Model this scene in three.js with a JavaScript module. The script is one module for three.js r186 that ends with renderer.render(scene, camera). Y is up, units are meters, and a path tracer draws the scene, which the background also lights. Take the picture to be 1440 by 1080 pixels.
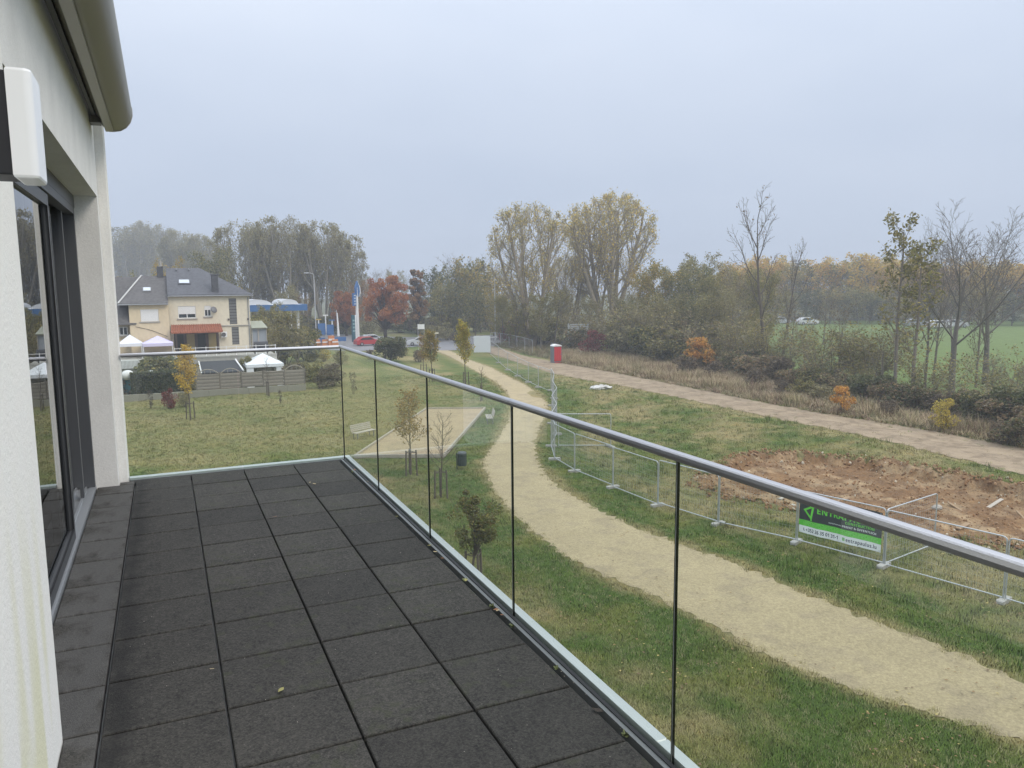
import * as THREE from 'three';
import { mergeGeometries, toCreasedNormals } from 'three/addons/utils/BufferGeometryUtils.js';
import { ConvexGeometry } from 'three/addons/geometries/ConvexGeometry.js';
import { createNoise2D, createNoise3D } from 'simplex-noise';

// ---------- camera, sky, sun, exposure ----------
const EYE = new THREE.Vector3(0, 9.7, 0), FLOOR = 8.0, FPX = 1078;      // the balcony floor is 8 m above the lawn
const camera = new THREE.PerspectiveCamera(2 * Math.atan(540 / FPX) * 180 / Math.PI, 4 / 3, 0.05, 2500);
camera.position.copy(EYE);
camera.rotation.set(-7.3 * Math.PI / 180, -24.3 * Math.PI / 180, -0.5 * Math.PI / 180, 'YXZ');
camera.updateMatrixWorld();
const scene = new THREE.Scene();

const rng = (seed) => () => { seed = (seed + 0x6d2b79f5) | 0; let t = Math.imul(seed ^ (seed >>> 15), 1 | seed); t = (t + Math.imul(t ^ (t >>> 7), 61 | t)) ^ t; return ((t ^ (t >>> 14)) >>> 0) / 4294967296; };
const R0 = rng(7);
const n2 = createNoise2D(rng(11)), n3 = createNoise3D(rng(12)), n2b = createNoise2D(rng(13));
const fbm = (x, y, o = 4, n = n2) => { let s = 0, a = 0.5, f = 1; for (let i = 0; i < o; i++) { s += a * n(x * f, y * f); a *= 0.5; f *= 2.03; } return s; };
const sm = (a, b, x) => { const t = Math.min(1, Math.max(0, (x - a) / (b - a))); return t * t * (3 - 2 * t); };
const lerp = (a, b, t) => a + (b - a) * t;

{ // overcast sky: CIE overcast brightness with height, soft cloud structure all the way round
  const W = 1024, H = 512, d = new Float32Array(W * H * 4);
  for (let j = 0; j < H; j++) for (let i = 0; i < W; i++) {
    const el = ((j + 0.5) / H - 0.5) * Math.PI, az = ((i + 0.5) / W) * 2 * Math.PI;
    const s = Math.max(0, Math.sin(el)), ce = Math.cos(el);
    const x = Math.cos(az) * ce, z = Math.sin(az) * ce, y = Math.max(0.05, Math.sin(el)) * 2.2;
    const c = 0.6 * n3(x * 1.3, y * 1.3 + 3, z * 1.3) + 0.3 * n3(x * 3.1, y * 4 + 9, z * 3.1) + 0.12 * n3(x * 8, y * 10, z * 8);
    const L = SKYLEVEL(s) * (1 + 0.07 * c), warm = 0.25 + 0.75 * s + 0.15 * c;
    const k = (j * W + i) * 4;
    d[k] = L * lerp(0.79, 0.94, warm); d[k + 1] = L * lerp(0.945, 0.985, warm); d[k + 2] = L * lerp(1.21, 1.07, warm); d[k + 3] = 1;
  }
  const t = new THREE.DataTexture(d, W, H, THREE.RGBAFormat, THREE.FloatType);
  t.mapping = THREE.EquirectangularReflectionMapping; t.magFilter = THREE.LinearFilter; t.minFilter = THREE.LinearFilter; t.needsUpdate = true;
  scene.background = t; scene.environment = t;
}
function SKYLEVEL(s) { return 0.51 * (1 + 0.3 * s + 2.2 * s * s); }
const sun = new THREE.DirectionalLight(0xfff3e2, 1.1);
sun.position.set(60, 85, 45); sun.target.position.set(0, 0, -30); sun.shadow.radius = 45; sun.castShadow = true;
Object.assign(sun.shadow.camera, { left: -120, right: 120, top: 120, bottom: -120, near: 1, far: 400 }); sun.shadow.mapSize.set(4096, 4096);
scene.add(sun, sun.target);
scene.fog = new THREE.FogExp2(new THREE.Color().setRGB(0.86, 0.92, 1.0), 0.00125);
const renderer = new THREE.WebGLRenderer({ antialias: true });
renderer.toneMapping = THREE.LinearToneMapping; renderer.toneMappingExposure = 1.31; renderer.outputColorSpace = THREE.SRGBColorSpace; renderer.shadowMap.enabled = true;

// ---------- from pixels of the photograph (1440 x 1080) to the ground ----------
const V = (x, y, z) => new THREE.Vector3(x, y, z);
const ray = (px, py) => V((px - 720) / FPX, -(py - 540) / FPX, -1).applyQuaternion(camera.quaternion);
const G = (px, py, h = 0) => { const d = ray(px, py); return EYE.clone().addScaledVector(d, (h - EYE.y) / d.y); };
const AT = (px, py, dist) => { const d = ray(px, py); return EYE.clone().addScaledVector(d, dist / Math.hypot(d.x, d.z)); };
const PZ = (px, py, z) => { const d = ray(px, py); return EYE.clone().addScaledVector(d, z / d.z); };

// ---------- geometry helpers ----------
const clean = (g) => { const o = g.index ? g.toNonIndexed() : g; for (const k of Object.keys(o.attributes)) if (!['position', 'normal', 'uv', 'color'].includes(k)) o.deleteAttribute(k); if (!o.attributes.normal) o.computeVertexNormals(); return o; };
function uvm(g) { // uv in metres, from the side a face points to
  g = clean(g); const p = g.attributes.position, n = g.attributes.normal, uv = new Float32Array(p.count * 2);
  for (let i = 0; i < p.count; i += 3) {
    let a = 0, b = 0, c = 0; for (let k = 0; k < 3; k++) { a += Math.abs(n.getX(i + k)); b += Math.abs(n.getY(i + k)); c += Math.abs(n.getZ(i + k)); }
    for (let k = 0; k < 3; k++) { const x = p.getX(i + k), y = p.getY(i + k), z = p.getZ(i + k); const [u, v] = b >= a && b >= c ? [x, z] : a >= c ? [z, y] : [x, y]; uv[(i + k) * 2] = u; uv[(i + k) * 2 + 1] = v; }
  }
  g.setAttribute('uv', new THREE.BufferAttribute(uv, 2)); return g;
}
const merged = (list) => { const l = list.flat(9).map((g) => { g = uvm(g); g.deleteAttribute('color'); return g; }); return l.length === 1 ? l[0] : mergeGeometries(l); };
const bx = (w, h, d, x = 0, y = 0, z = 0) => new THREE.BoxGeometry(w, h, d).translate(x, y, z);
const box = (x0, x1, y0, y1, z0, z1) => bx(x1 - x0, y1 - y0, z1 - z0, (x0 + x1) / 2, (y0 + y1) / 2, (z0 + z1) / 2);
function chamfer(w, h, d, c) { // a box with bevelled edges
  const s = new THREE.Shape(); const a = w / 2 - c, b = h / 2 - c;
  s.moveTo(-a, -b); s.lineTo(a, -b); s.lineTo(a, b); s.lineTo(-a, b); s.closePath();
  return new THREE.ExtrudeGeometry(s, { depth: d - 2 * c, bevelEnabled: true, bevelSize: c, bevelThickness: c, bevelSegments: 1, steps: 1 }).translate(0, 0, -d / 2 + c);
}
const cbox = (x0, x1, y0, y1, z0, z1, c = 0.01) => chamfer(x1 - x0, y1 - y0, z1 - z0, c).translate((x0 + x1) / 2, (y0 + y1) / 2, (z0 + z1) / 2);
function bar(a, b, r0, r1 = r0, n = 6) {
  const d = b.clone().sub(a), l = d.length(); const g = new THREE.CylinderGeometry(r1, r0, l, n, 1);
  g.translate(0, l / 2, 0).applyQuaternion(new THREE.Quaternion().setFromUnitVectors(V(0, 1, 0), d.normalize())); return g.translate(a.x, a.y, a.z);
}
const tube = (pts, r, seg = 24, n = 6) => new THREE.TubeGeometry(new THREE.CatmullRomCurve3(pts), seg, r, n, false);
const prism = (pts, depth, bevel = 0) => { const s = new THREE.Shape(pts.map(([x, y]) => new THREE.Vector2(x, y))); return new THREE.ExtrudeGeometry(s, { depth, bevelEnabled: bevel > 0, bevelSize: bevel, bevelThickness: bevel, bevelSegments: 2, curveSegments: 8 }); };

// ---------- naming ----------
const taken = new Map();
const numbered = (n) => { const b = n.replace(/_\d{3}$/, ''), k = taken.get(b) ?? 0; taken.set(b, k + 1); return k ? `${b}_${String(k).padStart(3, '0')}` : b; };
const shade = (o) => { o.castShadow = true; o.receiveShadow = true; return o; };
function part(name, geos, mat, parent) { const m = shade(new THREE.Mesh(Array.isArray(geos) ? merged(geos) : geos, mat)); m.name = name; parent.add(m); return m; }
function thing(name, label, category, pos = [0, 0, 0], turn = 0, group) {
  const o = new THREE.Group(); o.name = numbered(name); o.position.set(...(pos.isVector3 ? pos.toArray() : pos)); o.rotation.y = turn;
  o.userData = { label, category }; if (group) o.userData.group = group; scene.add(o); return o;
}
function one(name, geos, mat, label, category, group) { const m = part(numbered(name), geos, mat, scene); m.userData = { label, category }; if (group) m.userData.group = group; return m; }
function struct(name, geos, mat) { const m = part(numbered(name), geos, mat, scene); m.userData = { kind: 'structure' }; return m; }
function copyOf(o, pos, turn = 0, label, group, scale = 1) {
  const c = o.clone(); c.name = numbered(o.name); c.userData = { ...o.userData }; if (label) c.userData.label = label; if (group) c.userData.group = group;
  c.position.copy(pos.isVector3 ? pos : V(...pos)); c.rotation.set(0, turn, 0); typeof scale === 'number' ? c.scale.setScalar(scale) : c.scale.set(...scale); scene.add(c); return c;
}

// ---------- textures ----------
const hash = (x, y, s) => { let h = Math.imul(x, 374761393) + Math.imul(y, 668265263) + Math.imul(s, 2147483647 ^ 0x5bd1e995); h = Math.imul(h ^ (h >>> 13), 1274126177); return ((h ^ (h >>> 16)) >>> 0) / 4294967296; };
const lattices = new Map();
function tv(u, v, p, s) { // tiling value noise, p cells across
  const key = p * 10000 + s; let t = lattices.get(key);
  if (!t) { t = new Float32Array(p * p); for (let j = 0; j < p; j++) for (let i = 0; i < p; i++) t[j * p + i] = hash(i, j, s); lattices.set(key, t); }
  const x = u * p, y = v * p, xi = Math.floor(x), yi = Math.floor(y), fx = x - xi, fy = y - yi, a = fx * fx * (3 - 2 * fx), b = fy * fy * (3 - 2 * fy);
  const x0 = xi % p, x1 = (xi + 1) % p, r0 = (yi % p) * p, r1 = ((yi + 1) % p) * p;
  const q = t[r0 + x0], w = t[r1 + x0];
  return (q + (t[r0 + x1] - q) * a) * (1 - b) + (w + (t[r1 + x1] - w) * a) * b;
}
const tf = (u, v, p, o, s) => { let r = 0, a = 0.5, t = 0; for (let i = 0; i < o; i++) { r += a * tv(u, v, p, s + i); t += a; a *= 0.55; p *= 2; } return r / t; };
const SRGB = Uint8Array.from({ length: 4096 }, (_, i) => { const x = (i + 0.5) / 4095; return 255 * (x <= 0.0031308 ? x * 12.92 : 1.055 * x ** (1 / 2.4) - 0.055) + 0.5; });
function tex(n, fn, srgb = true, rep = 1) {
  const d = new Uint8Array(n * n * 4);
  for (let j = 0; j < n; j++) for (let i = 0; i < n; i++) { const c = fn((i + 0.5) / n, (j + 0.5) / n, i, j), k = (j * n + i) * 4; for (let q = 0; q < 3; q++) { const x = Math.max(0, Math.min(1, c.length ? c[q] : c)); d[k + q] = srgb ? SRGB[(x * 4095) | 0] : x * 255 + 0.5; } d[k + 3] = 255; }
  const t = new THREE.DataTexture(d, n, n); t.wrapS = t.wrapT = THREE.RepeatWrapping; t.magFilter = THREE.LinearFilter; t.minFilter = THREE.LinearMipmapLinearFilter; t.generateMipmaps = true;
  if (srgb) t.colorSpace = THREE.SRGBColorSpace; t.repeat.set(rep, rep); t.needsUpdate = true; return t;
}
const lin = (r, g, b) => new THREE.Color().setRGB(r, g, b);
const M = (c, rough = 0.8, extra = {}) => new THREE.MeshStandardMaterial({ color: Array.isArray(c) ? lin(...c) : c, roughness: rough, side: THREE.DoubleSide, ...extra });
const mixc = (a, b, t) => [lerp(a[0], b[0], t), lerp(a[1], b[1], t), lerp(a[2], b[2], t)];
const mulc = (a, k) => [a[0] * k, a[1] * k, a[2] * k];

const fineNoise = tex(512, (u, v, i, j) => 0.35 * tf(u, v, 16, 4, 1) + 0.65 * hash(i, j, 3), false, 1 / 0.8);
const softNoise = tex(512, (u, v) => tf(u, v, 8, 5, 21), false, 1 / 2);
const T = {
  stucco: tex(512, (u, v, i, j) => { const s = tf(u, v, 5, 5, 31), g = tf(u, v, 120, 2, 32); return mulc([1, 0.992, 0.972], 0.86 + 0.16 * s - 0.12 * g + 0.06); }, true, 1 / 1.1),
  stuccoBump: tex(512, (u, v, i, j) => 0.6 * tf(u, v, 90, 2, 33) + 0.4 * hash(i, j, 5), false, 1 / 1.1),
  gravel: tex(1024, (u, v, i, j) => { const a = tf(u, v, 6, 5, 41), b = tv(u, v, 200, 42), c = hash(i, j, 43); let k = 0.76 + 0.2 * a + 0.3 * (b - 0.5) + 0.22 * (c - 0.5) + 0.12 * (tv(u, v, 90, 46) - 0.5); return mixc(mulc([0.47, 0.385, 0.225], k), mulc([0.41, 0.335, 0.205], k), sm(0.45, 0.75, tf(u, v, 12, 4, 44))); }, true, 1 / 8),
  dirt: tex(1024, (u, v, i, j) => { const a = tf(u, v, 7, 5, 51), c = hash(i, j, 53), b = tv(u, v, 160, 52); const k = 0.7 + 0.4 * a + 0.2 * (c - 0.5) + 0.22 * (b - 0.5); return mixc(mulc([0.335, 0.26, 0.17], k), mulc([0.25, 0.19, 0.12], k), sm(0.48, 0.7, tf(u, v, 12, 4, 54))); }, true, 1 / 6),
  soil: tex(1024, (u, v, i, j) => { const a = tf(u, v, 9, 5, 61), c = hash(i, j, 63), b = tv(u, v, 110, 62); const k = 0.5 + 0.75 * a + 0.25 * (c - 0.5) + 0.4 * (b - 0.5); return mixc(mulc([0.18, 0.10, 0.04], k), mulc([0.27, 0.178, 0.09], k), sm(0.45, 0.66, tf(u, v, 6, 5, 64))); }, true, 1 / 5),
  grass: tex(1024, (u, v, i, j) => { const a = tf(u, v, 10, 5, 71), b = tv(u, v, 180, 72), c = hash(i, j, 73); const k = 0.62 + 0.5 * a + 0.35 * (b - 0.5) + 0.35 * (c - 0.5); return mulc(mixc([1, 1, 1], [1.25, 1.02, 0.85], sm(0.5, 0.75, tf(u, v, 24, 3, 74))), k * 0.95); }, true, 1 / 7),
  wood: tex(512, (u, v, i, j) => { const g = tv(u * 0.15, v, 160, 81), a = tf(u, v, 6, 4, 82); return mulc([1, 0.96, 0.9], 0.6 + 0.3 * g + 0.3 * a + 0.1 * (hash(i, j, 83) - 0.5)); }, true, 1 / 1.2),
  slate: tex(512, (u, v, i, j) => { const row = Math.floor(v * 24), o = (row % 2) * 0.5, cx = Math.floor(u * 20 + o); return mulc([1, 1, 1.02], 0.72 + 0.4 * hash(cx, row, 91) * 0.8 + 0.25 * (tf(u, v, 6, 4, 92) - 0.5)); }, true, 1 / 4),
  bark: tex(512, (u, v, i, j) => mulc([1, 1, 1], 0.45 + 0.5 * tv(u, v * 0.25, 120, 95) + 0.4 * tf(u, v, 14, 4, 96)), true, 1 / 1.5),
  asphalt: tex(512, (u, v, i, j) => mulc([1, 1, 1], 0.7 + 0.4 * tf(u, v, 6, 4, 97) + 0.2 * (hash(i, j, 98) - 0.5)), true, 1 / 5),
};
// ---------- the building we stand on ----------
const XW = -0.45, ZEND = -7.62, XG = 1.56, ZG = -7.53, RAILY = FLOOR + 1.12;
const mStucco = M([0.80, 0.80, 0.785], 0.92, { map: T.stucco, bumpMap: T.stuccoBump, bumpScale: 0.0015 });
// the lower part of the near pier carries streaks of green algae
const algae = tex(1024, (u, v, i, j) => {
  const x = u * 3, y = v * 3; // metres
  const streak = sm(0.42, 0.8, tv(u, v * 0.12, 34, 301) * 0.6 + 0.4 * tf(u, v * 0.5, 8, 4, 302));
  const low = sm(1.5, 0.15, y + 0.45 * tf(u, v, 10, 4, 303));
  const s = Math.min(1, streak * low * 1.3) * (0.7 + 0.3 * hash(i, j, 304));
  return mulc(mixc([1, 0.985, 0.95], [0.80, 0.78, 0.46], s * 0.75), 0.93 + 0.07 * tf(u, v, 5, 5, 31));
}, true, 1 / 3);
const mPier = M([0.88, 0.88, 0.86], 0.92, { map: algae, bumpMap: T.stuccoBump, bumpScale: 0.002 });
const mFrame = M([0.105, 0.11, 0.118], 0.45, { metalness: 0.35 });
const mFrameLight = M([0.42, 0.44, 0.46], 0.4, { metalness: 0.5 });
const mGasket = M([0.012, 0.012, 0.014], 0.6);
const mGlass = new THREE.MeshPhysicalMaterial({ color: lin(0.93, 0.97, 0.945), roughness: 0.0, transmission: 1, thickness: 0, ior: 1.5, side: THREE.DoubleSide });
const mDoorGlass = new THREE.MeshPhysicalMaterial({ color: lin(0.22, 0.24, 0.24), roughness: 0.0, transmission: 1, thickness: 0, ior: 1.75, side: THREE.DoubleSide });

const ZP = -3.2, ZF = -7.38, LINT = FLOOR + 2.47, XD = -0.66;   // near pier edge, far reveal, lintel underside, door plane
const bld = thing('apartment_building', 'white rendered apartment building with recessed grey sliding door onto the balcony', 'building');
{
  const up = (g) => g; const top = 13.4;
  const pier = merged([box(-0.85, XW, FLOOR - 0.3, top, ZP, 6)]);
  { const uv = pier.attributes.uv; for (let i = 0; i < uv.count; i++) uv.setY(i, uv.getY(i) - FLOOR); }
  part('wall', pier, mPier, bld);
  part('wall', [box(-0.85, XW, LINT, top, ZF, ZP)], mStucco, bld);                                // above the door
  part('wall', [box(-0.85, XW, FLOOR - 0.3, top, ZF - 0.16, ZF)], mStucco, bld);                  // far reveal
  part('corner_pier', [cbox(-0.85, -0.372, FLOOR - 0.3, top, ZEND, ZF - 0.163, 0.012)], mStucco, bld);
  part('wall', [box(-0.85, XW, 0, FLOOR - 0.303, ZEND, 6), box(-9, -0.853, 0, top, ZEND - 0.002, ZEND + 0.3), box(-9, -0.853, 0, top, 5.7, 6.002), box(-9.3, -9.003, 0, top, ZEND, 6), box(-9.3, XW, top + 0.002, top + 0.3, ZEND, 6)], mStucco, bld);
  part('balcony_slab', [box(XW + 0.003, XG + 0.12, FLOOR - 0.3, FLOOR - 0.055, ZG - 0.13, 6)], M([0.35, 0.35, 0.34], 0.9, { bumpMap: fineNoise, bumpScale: 0.002 }), bld);
  // the room behind the door
  const mRoom = M([0.3, 0.295, 0.285], 0.9);
  part('room_floor', [box(-5, -0.853, FLOOR - 0.2, FLOOR - 0.003, ZEND + 0.31, -1.5)], M([0.16, 0.11, 0.07], 0.5, { map: T.wood }), bld);
  part('room_ceiling', [box(-5, -0.853, LINT + 0.15, LINT + 0.35, ZEND + 0.31, -1.5)], mRoom, bld);
  part('room_wall', [box(-5.2, -5.003, FLOOR - 0.2, LINT + 0.35, ZEND + 0.31, -1.3), box(-5, -0.853, FLOOR, LINT + 0.147, -1.497, -1.3)], mRoom, bld);
  part('door_sill', [box(-0.85, -0.672, FLOOR - 0.05, FLOOR + 0.012, ZF, ZP), box(-0.669, -0.62, FLOOR - 0.05, FLOOR + 0.02, ZF, ZP), box(-0.70, -0.685, FLOOR + 0.012, FLOOR + 0.03, ZF, ZP), box(-0.775, -0.76, FLOOR + 0.012, FLOOR + 0.03, ZF, ZP)], mFrameLight, bld);
  // fixed outer frame and head with roller-blind guide
  part('door_frame', [box(-0.85, -0.62, LINT - 0.10, LINT - 0.002, ZF + 0.002, ZP - 0.002), box(-0.85, -0.625, FLOOR + 0.022, LINT - 0.102, ZF + 0.002, ZF + 0.065), box(-0.69, -0.62, LINT - 0.16, LINT - 0.102, ZF + 0.07, ZP - 0.002), box(-0.85, -0.625, FLOOR + 0.022, LINT - 0.102, ZP - 0.065, ZP - 0.002)], mFrame, bld);
  const leaf = (x, z0, z1) => { // one sliding door leaf between z0 (far) and z1 (near)
    const y0 = FLOOR + 0.032, y1 = LINT - 0.165, w = 0.075, t = 0.022;
    const d = part('sliding_door', [cbox(x - t, x + t, y0, y1, z0, z0 + w, 0.004), cbox(x - t, x + t, y0, y1, z1 - w, z1, 0.004), box(x - t, x + t, y0, y0 + w, z0 + w, z1 - w), box(x - t, x + t, y1 - w, y1, z0 + w, z1 - w)], mFrame, bld);
    part('gasket', [box(x + t - 0.004, x + t + 0.003, y0 + w, y1 - w, z0 + w - 0.002, z0 + w + 0.012), box(x + t - 0.004, x + t + 0.003, y0 + w, y1 - w, z1 - w - 0.012, z1 - w + 0.002), box(x + t - 0.004, x + t + 0.003, y0 + w - 0.002, y0 + w + 0.012, z0 + w + 0.012, z1 - w - 0.012)], mGasket, d);
    const p = new THREE.PlaneGeometry(z1 - z0 - 2 * w, y1 - y0 - 2 * w).rotateY(Math.PI / 2).translate(x, (y0 + y1) / 2, (z0 + z1) / 2);
    part('pane', p, mDoorGlass, d);
    return d;
  };
  leaf(-0.655, -5.8, ZP - 0.07); leaf(-0.735, -6.6, -5.73); leaf(-0.805, ZF + 0.07, -6.53);
  const fixedZ = [-6.95];
  for (const z of fixedZ) part('screen_rail', [box(-0.70, -0.675, FLOOR + 0.03, LINT - 0.165, z - 0.03, z + 0.03)], mFrame, bld);
  // a bay of the same building further along, which the balustrade glass mirrors
  part('bay', [box(-5, -1.5, 7.05, 11.2, -12.3, -9.75)], M([0.8, 0.79, 0.77], 0.9, { map: T.stucco }), bld);
}
// awning cassette under which we look out
{
  const a = thing('awning', 'beige metal awning cassette fixed along the wall above the sliding door', 'awning', [0, 0, 0]);
  const mA = M([0.24, 0.23, 0.19], 0.42, { metalness: 0.25, bumpMap: softNoise, bumpScale: 0.001 }), y0 = FLOOR + 3.02, zE = -7.36, L = 9.5;
  const prof = []; // D-shaped section in (x, y)
  prof.push([-0.40, y0 + 0.07], [-0.36, y0 + 0.02]);
  for (let k = 0; k <= 10; k++) { const t = -Math.PI * 0.62 + k * Math.PI * 1.12 / 10; prof.push([-0.285 + 0.145 * Math.cos(t), y0 + 0.15 + 0.165 * Math.sin(t)]); }
  prof.push([-0.36, y0 + 0.33], [-0.40, y0 + 0.30]);
  const g = prism(prof, L).translate(0, 0, zE);
  part('cassette', toCrease(g), mA, a);
  part('end_cap', prism(prof.map(([x, y]) => [x + (x + 0.28) * 0.03, y + (y - y0 - 0.15) * 0.03]), 0.02).translate(0, 0, zE - 0.021), M([0.33, 0.32, 0.28], 0.5), a);
  part('front_bar', [cbox(-0.345, -0.29, y0 - 0.035, y0 - 0.006, zE + 0.05, zE + L, 0.008)], M([0.34, 0.325, 0.28], 0.4, { metalness: 0.3 }), a);
  part('arm', [box(-0.43, -0.40, y0 + 0.05, y0 + 0.09, zE + 0.25, zE + 4.4), box(-0.43, -0.40, y0 + 0.13, y0 + 0.17, zE + 0.4, zE + 4.5)], M([0.05, 0.05, 0.05], 0.5), a);
  for (const z of [zE + 0.10, zE + 4.3]) part('bracket', [box(XW + 0.002, -0.37, y0 + 0.0, y0 + 0.24, z, z + 0.14)], M([0.16, 0.155, 0.14], 0.45, { metalness: 0.4 }), a);
}
function toCrease(g) { return uvm(toCreasedNormals(clean(g), 0.7)); }
// wall lamp
{
  const l = thing('wall_lamp', 'white opal wall lamp on a black backplate beside the sliding door', 'lamp');
  const z0 = -1.70, zb = -1.80, c = PZ(60, 170, z0 - 0.11).addScaledVector(V(1, 0, 0), -0.006), b = PZ(18, 170, z0), yT = PZ(50, 97, z0).y, yB = PZ(57, 252, z0).y;
  const s = new THREE.Shape(); const w = c.x - b.x, d = 0.11, r = 0.009;
  s.moveTo(0, 0); s.lineTo(w - r, 0); s.quadraticCurveTo(w, 0, w, r); s.lineTo(w, d - r); s.quadraticCurveTo(w, d, w - r, d); s.lineTo(0, d); s.closePath();
  const g = new THREE.ExtrudeGeometry(s, { depth: yT - yB - 0.012, bevelEnabled: true, bevelSize: 0.006, bevelThickness: 0.006, bevelSegments: 2 }).rotateX(-Math.PI / 2).translate(b.x, yB + 0.006, z0);
  part('diffuser', clean(g), new THREE.MeshPhysicalMaterial({ color: lin(0.83, 0.84, 0.84), roughness: 0.35, side: THREE.DoubleSide, clearcoat: 0.2 }), l);
  part('backplate', [cbox(XW + 0.002, b.x - 0.0005, yB + 0.006, yT - 0.006, z0 - d - 0.002, z0 + 0.002, 0.003)], M([0.012, 0.012, 0.015], 0.5), l);
}
// ---------- balcony floor: rubber slabs ----------
const rubber = (seed, base, blot) => tex(512, (u, v, i, j) => {
  const a = tf(u, v, 5, 5, seed), g = hash(i, j, seed + 1), f = tv(u, v, 150, seed + 2);
  const q = tv(u, v, 70, seed + 3), q2 = tv(u, v, 36, seed + 4); let k = 0.72 + 0.5 * (a - 0.3) + 0.5 * (g - 0.5) + 0.5 * (f - 0.5) + 0.75 * (q - 0.5) + 0.35 * (q2 - 0.5); if (q > 0.965) k += 1.1;
  if (g > 0.9965) k += 2.2;
  let c = mulc(base, k);
  if (blot === 'damp') { const d = sm(0.34, 0.02, Math.abs(u - 0.12) + 0.35 * (tf(u, v, 6, 4, seed + 5) - 0.35)); c = mulc(c, 1 - 0.62 * d); }
  if (blot === 'dust') { const d = sm(0.35, 0.7, tf(u, v * 0.6, 4, 5, seed + 6)); c = mixc(c, mulc([0.125, 0.122, 0.118], 0.7 + 0.6 * g), 0.5 * d); }
  if (blot === 'moss') { const d = sm(0.55, 0.78, tf(u, v, 7, 5, seed + 7)); c = mixc(c, mulc([0.05, 0.055, 0.028], 0.6 + 0.8 * g), 0.55 * d); }
  return c;
}, true, 1);
const mRub = {}; const rb = [0.050, 0.0465, 0.040];
const rubBump = tex(512, (u, v, i, j) => 0.5 * hash(i, j, 411) + 0.5 * tv(u, v, 170, 412), false, 1);
const mk = (s, b, k) => M(0xffffff, 0.88, { map: rubber(s, b, k), bumpMap: rubBump, bumpScale: 0.0035 });
mRub.plain = [mk(501, rb), mk(511, mulc(rb, 0.84)), mk(521, mulc(rb, 0.95), 'moss'), mk(531, mulc(rb, 1.16), 'moss')];
mRub.damp = [mk(541, rb, 'damp'), mk(551, mulc(rb, 1.03), 'damp')];
mRub.dust = [mk(561, mulc(rb, 1.12), 'dust'), mk(571, mulc(rb, 1.05), 'dust')];
{
  const fl = new THREE.Group(); fl.name = 'balcony_floor'; fl.userData = { kind: 'structure' }; scene.add(fl);
  const cols = [[XW, -0.325], [-0.32, 0.137], [0.137, 0.595], [0.595, 1.05], [1.05, 1.492]];
  const pitch = 0.4375, zA = -3.155, geos = new Map(), gap = 0.0045, r = rng(41);
  const slab = (w, d) => { const k = w.toFixed(3) + '_' + d.toFixed(3); if (!geos.has(k)) { const g = clean(chamfer(w - 2 * gap, d - 2.9 * gap, 0.05, 0.004).rotateX(-Math.PI / 2)); const p = g.attributes.position, uv = new Float32Array(p.count * 2); for (let i = 0; i < p.count; i++) { uv[2 * i] = (p.getX(i) + w / 2) / 0.457; uv[2 * i + 1] = (p.getZ(i) + d / 2) / 0.457 + p.getY(i) * 2; } g.setAttribute('uv', new THREE.BufferAttribute(uv, 2)); geos.set(k, g); } return geos.get(k); };
  for (let k = -11; k <= 9; k++) for (let c = 0; c < 5; c++) {
    let [x0, x1] = cols[c], z1 = zA - k * pitch, z0 = z1 - pitch; if (k === 9) z0 = ZG + 0.03; if (c === 0 && k === -1) z0 = ZP;
    const list = [];
    if (c === 0) { if (z1 <= ZP + 0.1) { x0 = -0.617; if (z1 > ZP) z1 = ZP - 0.004; if (z0 < ZF) { list.push([x0, ZF + 0.004, z1]); list.push([XW + 0.003, z0, ZF]); } else list.push([x0, z0, z1]); } else list.push([x0, z0, z1]); } else list.push([x0, z0, z1]);
    for (const [xa, za, zb] of list) {
      const m = part('slab', slab(x1 - xa, zb - za), (c === 0 ? mRub.dust : c === 1 ? mRub.damp : mRub.plain)[Math.floor(r() * (c < 2 ? 2 : 4))], fl);
      m.position.set((xa + x1) / 2, FLOOR - 0.025 + (r() - 0.5) * 0.005 - (c === 0 ? 0.002 : 0), (za + zb) / 2); m.rotation.set((r() - 0.5) * 0.006, (r() - 0.5) * 0.006 , (r() - 0.5) * 0.006);
      if (c > 1) { m.rotation.y += [0, Math.PI][Math.floor(r() * 2)]; }
    }
  }
}
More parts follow.
